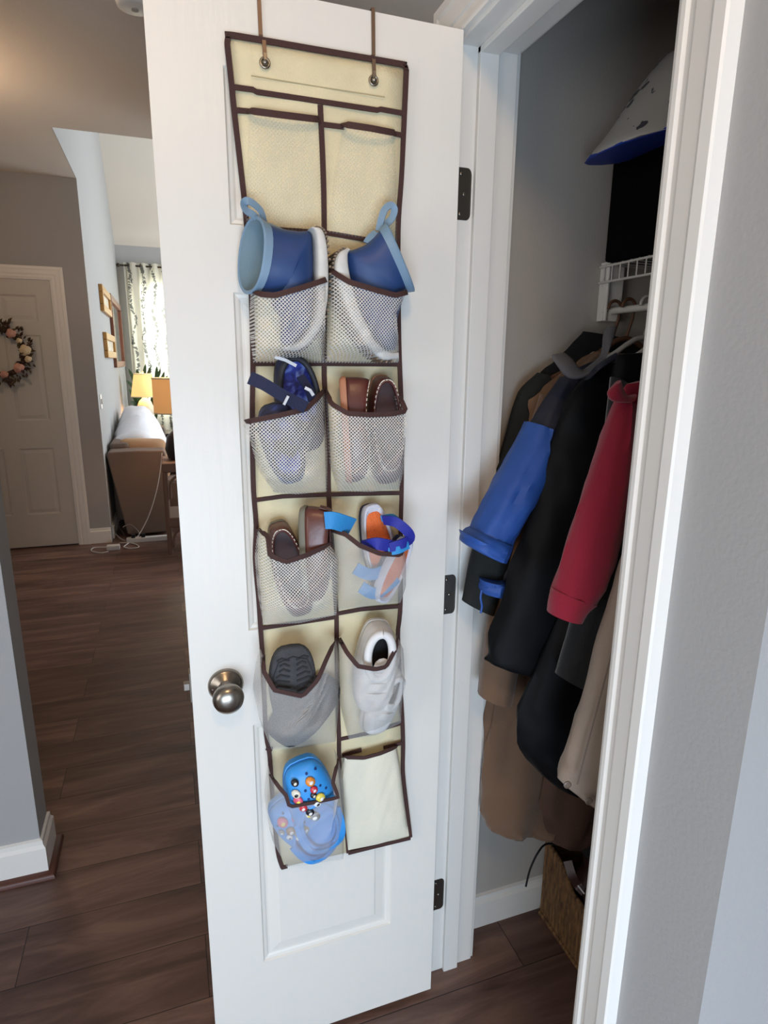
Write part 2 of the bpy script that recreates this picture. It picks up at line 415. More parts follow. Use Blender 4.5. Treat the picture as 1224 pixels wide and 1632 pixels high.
struct('light_gap_block', MB().box(-1.585, -.775, FARY+.036, FARY+.11, 0, .03), white)  # unseen strip added behind the far door to block light under it
# smoke detector on the ceiling
sd = thing('smoke_detector', 'round white smoke detector on the ceiling above the open door', 'smoke detector', (-.01, 2.85, CH))
obj('housing', MB().lathe([(.07, 0), (.07, .012), (.064, .03), (.05, .036), (.001, .038)], (-.01, 2.85, CH), (0, 0, -1)), white, sd, smooth=True)
obj('test_button', MB().lathe([(.013, .036), (.013, .041), (.001, .042)], (-.01, 2.85, CH), (0, 0, -1)), mat('grey_plastic', (150, 146, 140), .5), sd, smooth=True)
for nm, lab, loc in (('ceiling_light', 'flush round ceiling lamp in the entry behind the viewer', (.0, -.55)), ('ceiling_light', 'flush round ceiling lamp in the hall by the wreath door', (-1.1, 3.6))):
    t = thing(nm, lab, 'ceiling light', (loc[0], loc[1], CH))
    obj('fixture_base', MB().lathe([(.16, 0), (.16, .03), (.15, .034), (.001, .034)], (loc[0], loc[1], CH), (0, 0, -1)), nickel, t, smooth=True)

# ------------------------------------------------------------------ shoe organizer
YP = DY-.012
org = thing('shoe_organizer', 'cream over-door shoe organizer with brown binding and white net pockets', 'shoe organizer', (.27, YP, .47))
LE = [(363,60),(369,135),(373,177),(381.7,252),(391,336),(396,400),(400.5,472),(403,580),(402,640),(402,709),(404,783),(408,837),(406.5,890),(411.7,951),(415,1000),(418,1043),(421,1110),(424,1170),(429.6,1204),(434,1268),(440,1335),(444,1364),(450,1382)]
CE = [(510,168),(515,280),(516.4,363),(517,440),(516.4,580),(517,611),(522,721),(523.5,783),(526,830),(532,915),(535.7,974),(536.4,1031),(538,1126),(539.8,1170),(541,1221),(550.5,1304),(555,1358)]
RE = [(647,110),(643,210),(639,290),(634.8,350),(634,420),(635,515),(636.4,575),(639,636),(640,700),(639.6,783),(638.5,826),(638,900),(638,963),(636,990),(634,1012),(637,1080),(641,1145),(642.4,1190),(642,1231),(648,1285),(654,1334)]
def at_y(poly, y):
    for a, b in zip(poly, poly[1:]):
        if a[1] <= y <= b[1]: return (a[0]+(b[0]-a[0])*(y-a[1])/(b[1]-a[1]), y)
    return poly[-1] if y > poly[-1][1] else poly[0]
# panel: left half and right half grids
pm = MB()
Lr = resample(LE, 60); Cr = resample([(505, 82)]+CE, 60); Rr = resample(RE, 60)
rows = []
for i in range(60):
    row = []
    for j in range(9):
        a, b = (Lr[i], Cr[i]) if j <= 4 else (Cr[i], Rr[i]); t = j/4 if j <= 4 else (j-4)/4
        p = (a[0]+(b[0]-a[0])*t, a[1]+(b[1]-a[1])*t)
        row.append(W(p[0], p[1], YP+.002+.0025*math.sin(i*.5+j*.9)))
    rows.append(row)
# square off the top edge (straight between the two upper corners)
for j in range(9):
    t = j/8; p = (367.5+(643-367.5)*t, 60+(107-60)*t); rows[0][j] = W(p[0], p[1], YP+.002)
pm.grid(rows)
obj('back_panel', pm, cream, org, smooth=True, solid=.0015)
OUT = (0, -1, 0)
def wl(pts, d=0): return [W(p[0], p[1], YP-d) for p in pts]
edge = catmull(wl([(p[0], p[1]) for p in LE][1:][::-1]+[(362.8, 78), (362.2, 68), (364, 60), (371, 57)]+[(500, 79), (636, 102), (644, 105), (647, 111), (647, 120)]+RE[1:]), 3)
obj('edge_binding', MB().ribbon(edge, .0085, .0022, OUT), brownbind, org, smooth=True)
obj('edge_binding', MB().ribbon(wl([(654, 1335), (600, 1348), (555, 1359)]), .0085, .0022, OUT), brownbind, org)
obj('edge_binding', MB().ribbon(wl([(448, 1382), (458, 1379.5)]), .0085, .003, OUT), brownbind, org)
obj('center_binding', MB().ribbon(catmull(wl(CE), 3), .0085, .003, OUT), brownbind, org, smooth=True)
for pts in ([(370,139),(403,143.5),(409,147),(509,162),(601,176),(606,174.5),(642,181)], [(375,176),(398,178)], [(516,199),(548,203)], [(628,213.5),(641,216)], [(392,362),(449,366.5),(516,371)], [(517,371),(589,383),(635,389)], [(403,580),(516,580)], [(517,580),(636,581)],
            [(406,797),(450,791),(522,788)], [(523,788),(640,785.5)], [(416,1001),(450,996),(536,983)], [(536,978),(575,971),(638,966)],
            [(424,1192),(434,1194)], [(538,1178.5),(590,1167),(640,1152)]):
    obj('seam_binding', MB().ribbon(wl(pts, .0006), .0075, .0022, OUT), brownbind, org)
obj('header_seam', MB().ribbon(wl([(400, 121), (505, 138), (613, 155)], .0006), .0013, .0012, OUT), mat('cream_seam_thread', (176, 164, 128), .9), org)
# straps, hooks and grommets
for gx, gp in (((417, 62), (422, 101)), ((598, 72), (595, 129))):
    g = W(gp[0], gp[1], YP); sx = W(gx[0], gx[1], YP).x
    obj('hanging_hook', MB().ribbon([(g.x, YP-.004, g.z+.006), (g.x-.001, YP-.004, g.z+.028), (g.x-.003, YP+.006, g.z+.034), (sx, DY-.003, 1.985), (sx-.001, DY-.003, 2.0495), (sx-.001, DY+.0385, 2.0495), (sx-.001, DY+.0385, 1.99)], .006, .0015, (0, -1, 0.01)), strapm, org)
    go = obj('grommet', MB().ring((g.x, YP-.0015, g.z), .0065, .002, OUT), nickel, org, smooth=True)
    obj('hook_pin', MB().lathe([(.004, 0), (.004, .004), (.0025, .006), (.0003, .0065)], (g.x, YP-.001, g.z), OUT, 14).box(g.x-.002, g.x+.002, YP-.006, YP-.003, g.z, g.z+.012), nickel, go, smooth=True)

def pocket(rim, left, right, bottom, D, de, m, seed, rimw=.0082, edge_d=.0, pw=.3, eL=0, eR=0, wr=.0035, rname='pocket_rim', pname='net_pocket', lo=.02):
    """px outlines; rim goes left to right, left/right go bottom to top, bottom left to right; D depth of the bulge in metres"""
    NU, NV = 26, 26
    T = resample(rim, NU); B = resample(bottom, NU); Lp = resample(left, NV); Rp = resample(right, NV)
    rows = []; us = []
    def depth(u, v):
        dm = lo+(D-lo)*min(1, v/.22)**.6
        dm *= min(1, (v*9))**.5
        d0 = de*math.sin(PI*min(1, v*1.0))**.7*(1-v*(1 if (eL or eR) else 0)*.0) + (eL*(1-u)+eR*u)*min(1, v*2.2)
        x = d0+(max(dm, d0)-d0)*max(0, math.sin(PI*u))**pw
        fade = math.sin(PI*u)**.5*min(1, v*4)*min(1, (1-v)*5+.1)
        q = noise.noise(Vector((u*3+seed, v*2.2+u*2.4, seed*1.7)))
        q2 = 1-abs(noise.noise(Vector((u*5-v*4, v*1.5+seed, seed*.7)))*3)
        return x+fade*wr*(q*1.6+max(0, q2)*1.1)
    for j in range(NV):
        v = j/(NV-1); row = []
        for i in range(NU):
            u = i/(NU-1); P = []
            for k in (0, 1):
                c = (1-v)*B[i][k]+v*T[i][k]+(1-u)*Lp[j][k]+u*Rp[j][k]
                c -= (1-u)*(1-v)*B[0][k]+u*(1-v)*B[-1][k]+(1-u)*v*T[0][k]+u*v*T[-1][k]
                P.append(c)
            row.append(W(P[0], P[1], YP-.003-depth(u, v)))
        rows.append(row)
    rows = [[Vector((r[0].x, YP-.002, r[0].z))]+r+[Vector((r[-1].x, YP-.002, r[-1].z))] for r in rows]
    for r in rows:
        for p in r:
            us.append((p.x, p.z))
    mb = MB().grid(rows, uv=us)
    po = obj(pname, mb, m, org, smooth=True)
    obj(rname, MB().ribbon([p+Vector((0, -.001, 0)) for p in rows[-1][1:-1]], rimw, .0016, (0, -1, 0)), brownbind, po, smooth=True)
    return po
# row 1 (empty, pleated flat)
pocket([(397,177),(450,184),(508,191)], [(392,362),(394,280),(397,177)], [(514,370),(511,280),(508,191)], [(392,362),(450,367),(514,370)], .016, .003, netl, 1, .0095, wr=.004, lo=.01)
pocket([(547,198.5),(590,205),(629,212.5)], [(522,370),(532,290),(547,198.5)], [(633,387),(631,290),(629,212.5)], [(522,370),(589,382),(633,387)], .018, .003, netl, 2, .0095, wr=.004, lo=.01)
# row 2 boots
pocket([(404,466),(420,470),(438,471),(480,459),(519,446)], [(404,578),(404,540),(404,500),(404,466)], [(517,578),(518,540),(519,490),(519,446)], [(404,578),(460,579),(517,578)], .088, .012, net, 3, eL=.035, eR=.07)
pocket([(521,425),(536,438),(557,450),(600,463),(630,471),(648,466)], [(518,578),(519,530),(520,470),(521,425)], [(636,578),(635,540),(632,500),(640,483),(648,466)], [(518,578),(575,579),(636,578)], .092, .01, net, 4, eR=.07)
# row 3
pocket([(392,672),(440,663),(487,652),(503,637),(517,621)], [(437,785),(419,758),(407,709),(396,690),(392,672)], [(521,783),(522,721),(519,670),(517,621)], [(437,785),(473,788),(521,783)], .086, .01, net, 5, eL=.055)
pocket([(520,621),(527,643),(554,659),(590,661),(622,660),(647,655),(637,633)], [(539,783),(527,740),(523,690),(520,621)], [(636,780),(643,753),(646,700),(645,660),(637,633)], [(539,783),(590,784),(636,780)], .082, .01, net, 6, eR=.05)
# row 4
pocket([(411,842),(427,855),(430,885),(456,895),(490,884),(525,867)], [(420,996),(412,950),(407,890),(411,842)], [(536,980),(539,940),(539,888),(525,867)], [(420,996),(478,993),(536,980)], .084, .01, net, 7, eR=.05)
pocket([(527,844),(550,851),(573,869),(605,882),(638,884),(643,872)], [(539,973),(534,930),(530,880),(527,844)], [(638,961),(647,935),(647,890),(643,872)], [(539,973),(590,966),(638,961)], .086, .01, netf, 8, eR=.06)
# row 5
pocket([(419,1045),(420,1069),(437,1099),(482,1109),(506,1083),(519,1052),(535,1017)], [(433,1195),(416,1154),(410,1123),(414,1080),(419,1045)], [(535,1182),(540,1126),(541,1060),(535,1017)], [(433,1195),(480,1192),(535,1182)], .084, .03, netf, 9, wr=.006, eL=.03)
pocket([(540,1017),(553,1040),(570,1061),(598,1066),(615,1062),(629,1036),(634,1014)], [(556,1178),(544,1120),(540,1060),(540,1017)], [(639,1152),(640,1130),(645,1078),(643,1035),(634,1014)], [(556,1178),(598,1173),(639,1152)], .086, .025, netf, 10, wr=.005, eR=.045)
# row 6: net pocket and the plain fabric pocket
pocket([(431,1233),(443,1252),(456,1267),(461,1285),(500,1278),(539,1270),(530,1246),(539,1207)], [(457,1382),(434,1340),(427,1292),(431,1233)], [(547,1369),(550,1316),(547,1245),(539,1207)], [(457,1382),(500,1377),(547,1369)], .088, .02, netf, 11, .007, eL=.03, eR=.03)
fp = pocket([(546,1206),(580,1207),(606,1200),(632,1189.5)], [(555,1355),(549,1300),(543,1240),(546,1206)], [(652,1332),(643,1270),(638,1225),(632,1189.5)], [(555,1355),(600,1346),(652,1332)], .02, .004, creamb, 12, .008, pname='fabric_pocket', wr=.002, lo=.01)
obj('pocket_pleat', MB().ribbon(wl([(545, 1204), (560, 1199), (576, 1195)], .004), .008, .002, OUT), brownbind, fp)
obj('pocket_pleat', MB().ribbon(wl([(611, 1191), (628, 1187), (640, 1184)], .004), .008, .002, OUT), brownbind, fp)

# ------------------------------------------------------------------ generic rib loft (boots, coats, bags)
def rib_loft(mb, ribs, n=20, e=1.0, smooth_k=4, fold=0, kf=5, seed=0, depthdir=(0, -1, 0), cap0=False, cap1=True, inner0=0):
    """each rib: (P, Q, b, alpha) P,Q world points across the silhouette, b half thickness in depth"""
    data = [tuple(list(P)+list(Q)+[b, a]) for P, Q, b, a in ribs]
    if smooth_k > 1:
        out = []
        for i in range(len(data)-1):
            A, B_, C_, D_ = data[max(i-1, 0)], data[i], data[i+1], data[min(i+2, len(data)-1)]
            for j in range(smooth_k):
                t = j/smooth_k
                out.append([.5*((2*b)+(c-a)*t+(2*a-5*b+4*c-d)*t*t+(3*b-a-3*c+d)*t**3) for a, b, c, d in zip(A, B_, C_, D_)])
        out.append(list(data[-1])); data = out
    rows = []
    for i, r in enumerate(data):
        P = Vector(r[0:3]); Q = Vector(r[3:6]); b = r[6]; al = r[7]
        mid = (P+Q)/2; h = (P-Q)/2
        ed = Vector((math.sin(al), -math.cos(al), 0))*b
        row = []
        for k in range(n):
            t = 2*PI*k/n; c, s_ = sgnpow(math.cos(t), e), sgnpow(math.sin(t), e)
            f = 1
            if fold:
                f += fold*noise.noise(Vector((kf*math.cos(t)+seed, kf*math.sin(t), i*.07+seed*3)))+fold*.5*noise.noise(Vector((math.cos(t)*3, math.sin(t)*3+seed, i*.45)))
            row.append(mid+h*c*(1+(f-1)*.35)+ed*s_*f)
        rows.append(row)
    if inner0:
        c = sum(rows[0], Vector((0, 0, 0)))/n; t = (sum(rows[1], Vector((0, 0, 0)))/n-c).normalized()
        pre = [[c+(p-c)*.9+t*inner0 for p in rows[0]], [c+(p-c)*.93+t*.002 for p in rows[0]]]
        rows = [[c+(p-c)*.5+t*inner0 for p in rows[0]]]+pre+rows; cap0 = True
    mb.grid(rows, True)
    if cap0: mb.add(rows[0], [tuple(range(n))])
    if cap1: mb.add(rows[-1], [tuple(range(n))])
    return rows

# ------------------------------------------------------------------ rain boots
bootblue = mat('boot_blue_rubber', (36, 64, 114), .5, bump=.05, bscale=40, var=.08, vscale=25)
bootlight = mat('boot_light_blue_rubber', (118, 146, 170), .5)
bootin = mat('boot_lining', (112, 136, 148), .8, bump=.2, bscale=300)
solew = mat('boot_white_sole', (205, 203, 198), .55, bump=.15, bscale=80, var=.08, vscale=50)
treadm = mat('boot_tread', (128, 110, 92), .7)
def boot(label, ribs, sole_in, sole_out, loop, patch, sgn, y, loc):
    t = thing('rain_boot', label, 'boot', loc, 'toddler rain boots')
    bs = [.041, .040, .039, .037, .035, .033, .032, .032, .031, .028, .015]
    als = [.36, .34, .28, .2, .12, .05, 0, 0, 0, 0, 0]
    R = [(W(*p, y), W(*q, y), b, sgn*a) for (p, q), b, a in zip(ribs, bs, als)]
    mb = MB(); rows = rib_loft(mb, R, 28, .92)
    up = obj('upper', mb, bootblue, t, smooth=True)
    # inside lining: same walls slightly inset
    mb = MB(); Ri = []
    for P, Q, b, a in R[:8]:
        c = (P+Q)/2; Ri.append((c+(P-c)*.94, c+(Q-c)*.94, b*.94, a))
    rib_loft(mb, Ri, 28, .92, cap0=False); obj('lining', mb, bootin, t, smooth=True)
    # cuff band
    mb = MB(); c0 = rows[0]; cc = sum(c0, Vector((0, 0, 0)))/len(c0); rw = []
    n4 = [rows[0], rows[1], rows[2], rows[3], rows[4]]
    band = []
    band.append([cc+(p-cc)*.935 for p in rows[0]])
    band.append([cc+(p-cc)*1.0+(rows[0][k]-rows[4][k]).normalized()*.0015 for k, p in enumerate(rows[0])])
    for r in n4:
        c = sum(r, Vector((0, 0, 0)))/len(r); band.append([c+(p-c)*1.035 for p in r])
    r = rows[4]; c = sum(r, Vector((0, 0, 0)))/len(r); band.append([c+(p-c)*.99 for p in r])
    obj('cuff', MB().grid(band, True), bootlight, t, smooth=True)
    # sole
    mb = MB(); k = 0; Rs = []
    n = len(sole_in); bw = [.028, .033, .035, .033, .033, .035, .036, .034, .028, .017]
    for i, (p, q) in enumerate(zip(sole_in, sole_out)):
        Rs.append((W(*p, y), W(*q, y), bw[min(len(bw)-1, round(i*(len(bw)-1)/(n-1)))], 0))
    rib_loft(mb, Rs, 24, .45, cap0=True); obj('sole', mb, solew, t, smooth=True)
    # groove line round the sole wall and the treads
    mb = MB(); path = [W(*q, y) for q in sole_out]; path = catmull(path, 4)
    cen = sum(path, Vector((0, 0, 0)))/len(path)
    inn = catmull([W(*q, y) for q in sole_in], 4)
    for i in range(1, len(path)-2, 1):
        d = (path[i]-inn[i]).normalized(); tt = (path[i+1]-path[i]).normalized()
        p = path[i]; a = p+tt*.0015; b = p-tt*.0015; hw = .028
        vs = [q+d*o_+Vector((0, s_*hw, 0)) for q in (a, b) for o_ in (0, .0035) for s_ in (-1, 1)]
        mb.add(vs, [(0, 1, 3, 2), (4, 6, 7, 5), (0, 2, 6, 4), (1, 5, 7, 3), (2, 3, 7, 6), (0, 4, 5, 1)])
    obj('tread', mb, treadm, t)
    obj('pull_loop', MB().ribbon(catmull([W(*q, y) for q in loop], 4), .011, .0022, (.5*sgn, -.86, .1)), bootlight, t, smooth=True)
    obj('heel_patch', MB().ribbon(catmull([W(*q, y-.006) for q in patch], 4), .016, .003, (0, -.5, .86)), bootlight, t, smooth=True)
    return t
yb = YP-.043
boot('blue toddler rain boot in the left pocket, cuff pointing left',
     [((405,346),(396,467)), ((420,356),(407,468)), ((445,365),(425,471)), ((472,369),(444,474)), ((492,371),(436,480)), ((497,400),(434,486)), ((498,440),(438,494)), ((499,480),(446,505)), ((493,513),(447,520)), ((479,537),(447,537)), ((464,549),(449,549))],
     [(488,369),(494,374),(497,400),(498,440),(499,480),(492,514),(478,537),(462,549),(450,553)],
     [(494,366),(508,372),(515,397),(518,440),(516,485),(505,524),(485,551),(465,561),(449,558)],
     [(420,354),(415,337),(402,324),(392,320.5),(387.5,326),(392,336),(402,342),(409,348)], [(428,361),(440,366),(451,371)], 1, yb, (.2, yb, 1.4))
boot('blue toddler rain boot in the right pocket, cuff pointing right',
     [((615,357),(660,463)), ((604,369),(648,465)), ((584,389),(645,467)), ((564,398),(642,471)), ((549,405),(641,475)), ((550,431),(640,480)), ((558,465),(636,493)), ((569,499),(631,511)), ((581,524),(631,529)), ((594,545),(631,545)), ((612,558),(628,557))],
     [(552,403),(548,410),(549,431),(557,465),(568,499),(580,524),(592,545),(612,559),(630,561)],
     [(546,399),(531,408),(526,430),(533,465),(547,502),(561,530),(577,553),(601,574),(630,572)],
     [(604,368),(607,353),(613,335),(622,327.5),(629,334),(625,348),(616,357),(610,363)], [(601,372),(593,379),(586,389)], -1, yb, (.38, yb, 1.4))

# ------------------------------------------------------------------ low shoes
def frame(heel, toe, up):
    U = (toe-heel).normalized(); up = Vector(up); N = (up-U*up.dot(U)).normalized(); V = N.cross(U)
    M = Matrix.Identity(4)
    for i in range(3): M[i][0] = U[i]; M[i][1] = V[i]; M[i][2] = N[i]; M[i][3] = heel[i]
    return M
def outline(t, L, Wd, s=1.0):
    u = .5-.5*math.cos(t); sn = abs(math.sin(t))**.55
    hw = Wd/2*(.84+.16*math.sin(min(1, u/.72)*PI/2)**2)
    if u > .72: hw *= 1
    v = math.copysign(hw*sn, math.sin(t))
    return Vector(((u-.5)*L*s+L/2, v*s, 0))
def low_shoe(name, label, cat, heel, toe, up, Wd, mats, H=.05, hole=(.36, .33, .33), sole_h=.012, hfront=.042, hback=.055, hside=.038, group=None, NU=36, collar_r=.0022, collar=True, parts=('upper', 'sole', 'insole', 'collar')):
    """hole: (centre u/L, half length/L, half width/Wd)"""
    L = (toe-heel).length; M = frame(heel, toe, up)
    t_ = thing(name, label, cat, tuple(M @ Vector((L*.5, 0, 0))), group)
    def upper_pt(t, s):
        o = outline(t, L, Wd, .99); cu, a, b = hole
        u = cu*L-a*L*math.cos(t); v = b*Wd*sgnpow(math.sin(t), .9)
        k = (1-math.cos(t))/2   # 0 heel 1 toe
        h = hback*(1-k)+hfront*k; h -= (h-hside)*math.sin(t)**2*(.8 if k < .6 else .3)
        q = s**1.6 if k < .5 else s**(1.6+(k-.5)*1.2)
        w = sole_h+(h-sole_h)*math.sin(s*PI/2)**(1 if k < .5 else .85)
        return Vector((o.x+(u-o.x)*q, o.y+(v-o.y)*q, w))
    if 'upper' in parts:
        rows = [[M @ upper_pt(2*PI*i/NU, s) for i in range(NU)] for s in [j/9 for j in range(10)]]
        obj('upper', MB().grid(rows, True), mats['upper'], t_, smooth=True, solid=.0025)
    rows = []
    for w_, s in ((0, .94), (.001, .99), (sole_h*.5, 1.025), (sole_h*.95, 1.02), (sole_h, .98)):
        rows.append([M @ (outline(2*PI*i/NU, L, Wd, s)+Vector((0, 0, w_))) for i in range(NU)])
    obj('sole', MB().grid(rows, True, caps=True), mats['sole'], t_, smooth=True)
    obj('insole', MB().grid([[M @ (outline(2*PI*i/NU, L, Wd, s)+Vector((0, 0, sole_h+w_))) for i in range(NU)] for s, w_ in ((.95, .004), (.93, .0025), (.6, .0015), (.02, .0015))], True, caps=True), mats['insole'], t_, smooth=True)
    if collar and 'upper' in parts:
        obj('collar', MB().tube([M @ upper_pt(2*PI*i/NU, 1) for i in range(NU+1)], collar_r, 8), mats['collar'], t_, smooth=True)
    return t_, M, upper_pt, L
def stitches(parent, M, up, s, ts, m, size=.0022, name='stitching'):
    mb = MB()
    for t in ts:
        p = M @ (up(t, s)); q = M @ up(t+.001, s); n_ = (M @ up(t, s-.02))
        d = (q-p).normalized(); o = (M.to_3x3() @ Vector((0, 0, 1)))
        c = p+o*.002
        mb.ribbon([c-d*size*1.0, c+d*size*1.0], .0016, .0012, o)
    return obj(name, mb, m, parent)
thread = mat('cream_thread', (214, 205, 190), .7)
leather = mat('dark_brown_leather', (84, 40, 34), .36, bump=.12, bscale=120, var=.18, vscale=30)
leather2 = mat('brown_leather', (98, 56, 46), .34, bump=.1, bscale=120, var=.12, vscale=30)
leatherin = mat('brown_leather_lining', (70, 40, 36), .55)
tansole = mat('tan_crepe_sole', (178, 122, 92), .7, bump=.2, bscale=150)
greysole = mat('grey_green_sole', (118, 114, 100), .7)
yc = YP-.03
MO = dict(upper=leather, sole=tansole, insole=leatherin, collar=leather)
G = 'small brown leather shoes in the net pockets'
t, M, up, L = low_shoe('boat_shoe', 'dark brown boat shoe lying on its side with tan sole showing', 'shoe', W(540, 602, yc-.004), W(551, 768, yc-.004), (1, -.28, 0), .064, MO, group=G, hole=(.40, .36, .36), hback=.05)
stitches(t, M, up, .93, [i*2*PI/44 for i in range(44)], thread)
t, M, up, L = low_shoe('boat_shoe', 'dark brown boat shoe with stitched opening facing out, heel up in the right pocket', 'shoe', W(604, 599, yc+.02), W(614, 768, yc+.02), (-.05, -1, .05), .064, MO, group=G, hole=(.40, .36, .37), hback=.046)
stitches(t, M, up, .80, [i*2*PI/44 for i in range(44)], thread)
ML = dict(upper=leather2, sole=greysole, insole=leatherin, collar=leather)
t, M, up, L = low_shoe('loafer', 'brown stitched loafer leaning left with its opening facing out', 'shoe', W(440, 829, yc+.02), W(480, 974, yc+.02), (-.08, -1, .08), .062, ML, group=G, hole=(.40, .36, .37), hback=.046)
stitches(t, M, up, .80, [i*2*PI/44 for i in range(44)], thread)
t, M, up, L = low_shoe('loafer', 'brown loafer standing heel up with grey sole edge on its left', 'shoe', W(478, 808, yc-.006), W(488, 955, yc+.004), (1, -.45, 0), .062, ML, group=G, hole=(.36, .28, .28), hback=.056, hside=.046, hfront=.044)
stitches(t, M, up, .8, [PI*.72+i*.06 for i in range(20)], thread, .0012)
obj('heel_tab', MB().ribbon([M @ (up(.0, s)+Vector((-.003, 0, .0))) for s in (.35, .6, .85)], .014, .002, M.to_3x3() @ Vector((-1, 0, .3))), leather2, t)

# navy water sandals
navy = mat('navy_neoprene', (24, 30, 62), .75, bump=.3, bscale=400)
navyd = mat('black_rubber', (34, 36, 44), .6, bump=.15, bscale=150)
def tiedye(name, a, b, c_, sc=28):
    M = bpy.data.materials.new(name); M.use_nodes = True; nt = M.node_tree; N = nt.nodes
    n = N.new('ShaderNodeTexNoise'); n.inputs['Scale'].default_value = sc; n.inputs['Detail'].default_value = 3; n.inputs['Distortion'].default_value = 1.5
    tc = N.new('ShaderNodeTexCoord'); nt.links.new(tc.outputs['Object'], n.inputs['Vector'])
    r = N.new('ShaderNodeValToRGB'); e = r.color_ramp.elements
    e[0].position = .35; e[0].color = lin(a); e[1].position = .68; e[1].color = lin(c_); q = e.new(.52); q.color = lin(b)
    nt.links.new(n.outputs[0], r.inputs[0]); nt.links.new(r.outputs[0], N['Principled BSDF'].inputs['Base Color']); N['Principled BSDF'].inputs['Roughness'].default_value = .7
    return M
dye = tiedye('blue_tie_dye', (26, 30, 90), (52, 62, 160), (120, 140, 205), 45)
greytrim = mat('pale_grey_tape', (205, 207, 212), .5)
NS = dict(upper=navy, sole=navyd, insole=dye, collar=navyd)
G2 = 'navy water sandals in the left pocket'
t, M, up, L = low_shoe('water_sandal', 'navy sandal with blue tie-dye footbed, heel up and open to the front', 'sandal', W(456, 566, yc+.016), W(486, 718, yc+.016), (.1, -1, .12), .078, NS, group=G2, hole=(.40, .36, .40), hback=.034, hside=.03, collar_r=.005)
obj('heel_tape', MB().ribbon([W(438, 569, yc-.022), W(455, 574, yc-.026), W(472, 583, yc-.026)], .005, .002, OUT), greytrim, t)
obj('ankle_strap', MB().ribbon(catmull([W(398, 602, yc-.058), W(420, 612, yc-.064), W(450, 630, yc-.066), (W(487, 649, yc-.062))], 4), [.02]*4+[.019]*9, .003, OUT), navy, t, smooth=True)
obj('strap_keeper', MB().ribbon([W(459, 631, yc-.071), W(452, 645, yc-.071)], .004, .003, OUT), greytrim, t)
obj('cross_strap', MB().ribbon(catmull([W(478, 600, yc-.03), W(492, 622, yc-.04), W(497, 640, yc-.044)], 4), .015, .003, (.4, -.9, 0)), navy, t, smooth=True)
obj('toe_tape', MB().ribbon([W(486, 618, yc-.052), W(494, 622, yc-.054), W(499, 630, yc-.052)], .005, .002, OUT), greytrim, t)
t, M, up, L = low_shoe('water_sandal', 'navy and blue sandal behind the net, rounded dark toe up at the left', 'sandal', W(466, 766, yc-.006), W(434, 642, yc-.014), (-.1, -1, .05), .07, dict(upper=tiedye('dark_tie_dye', (38, 40, 60), (52, 56, 90), (80, 96, 160), 30), sole=navyd, insole=dye, collar=navyd), group=G2, hole=(.34, .26, .33), hback=.03, hside=.028, hfront=.036)
obj('side_strap', MB().ribbon(catmull([W(412, 680, yc-.025), W(436, 705, yc-.038), W(470, 722, yc-.03)], 4), .018, .003, OUT), navyd, t, smooth=True)

# blue and orange sandals
skyb = mat('sky_blue_neoprene', (46, 140, 205), .65, bump=.2, bscale=400)
roy = mat('royal_blue_neoprene', (36, 44, 150), .65, bump=.2, bscale=400)
orange = mat('orange_footbed', (232, 112, 52), .7, bump=.7, bscale=320)
eva = mat('white_foam_rim', (205, 205, 215), .6)
SO = dict(upper=roy, sole=eva, insole=orange, collar=eva)
G3 = 'blue and orange sandals in the right pocket'
def sandal(label, heel, toe, upv, straps, Wd=.062):
    L = (toe-heel).length; M = frame(heel, toe, upv); t = thing('sport_sandal', label, 'sandal', tuple(heel), G3)
    NU = 36
    obj('sole', MB().grid([[M @ (outline(2*PI*i/NU, L, Wd, s)+Vector((0, 0, w_))) for i in range(NU)] for w_, s in ((0, .95), (.002, 1.02), (.014, 1.06), (.021, 1.03), (.022, .96), (.017, .86))], True, caps=True), eva, t, smooth=True)
    obj('footbed', MB().grid([[M @ (outline(2*PI*i/NU, L, Wd, s)+Vector((0, 0, w_))) for i in range(NU)] for w_, s in ((.0172, .855), (.0185, .80), (.0195, .4), (.0195, .02))], True, caps=True), orange, t, smooth=True)
    obj('outsole', MB().grid([[M @ (outline(2*PI*i/NU, L, Wd, s)+Vector((0, 0, w_))) for i in range(NU)] for w_, s in ((-.006, .97), (-.005, 1.03), (.004, 1.045), (.005, 1.0))], True, caps=True), navy, t, smooth=True)
    for nm, pts, wd, m, outv in straps:
        obj(nm, MB().ribbon(catmull(pts, 5), wd, .0035, outv), m, t, smooth=True)
    return t
sandal('sandal with orange footbed and white rim, bright blue strap hanging left', W(586, 805, yc+.012), W(612, 928, yc+.0), (.12, -1, .1),
    [('heel_strap', [W(560, 838, yc-.03), W(545, 833, yc-.044), W(530, 829, yc-.05), W(518, 829, yc-.046)], .030, skyb, (-.1, -1, 0)),
     ('instep_strap', [W(582, 868, yc-.036), W(600, 866, yc-.056), W(622, 870, yc-.05)], .022, roy, OUT),
     ('toe_strap', [W(566, 905, yc-.03), W(590, 915, yc-.03), W(622, 905, yc-.02)], .022, skyb, OUT)], .058)
sandal('royal blue sandal tucked at the right with its straps looped outward', W(640, 855, yc-.012), W(598, 952, yc-.012), (.55, -.8, .2),
    [('ankle_strap', [W(612, 828, yc-.02), W(630, 832, yc-.045), W(648, 846, yc-.05), W(653, 858, yc-.045), W(640, 866, yc-.055), W(620, 872, yc-.055)], .018, roy, (.1, -1, 0)),
     ('heel_strap', [W(608, 826, yc-.01), W(625, 824, yc-.02), W(634, 832, yc-.02)], .012, skyb, OUT),
     ('instep_strap', [W(616, 878, yc-.05), W(634, 876, yc-.056), W(650, 868, yc-.05)], .014, skyb, OUT),
     ('toe_strap', [W(575, 935, yc-.025), W(600, 945, yc-.03), W(632, 920, yc-.02)], .022, skyb, OUT)], .052)

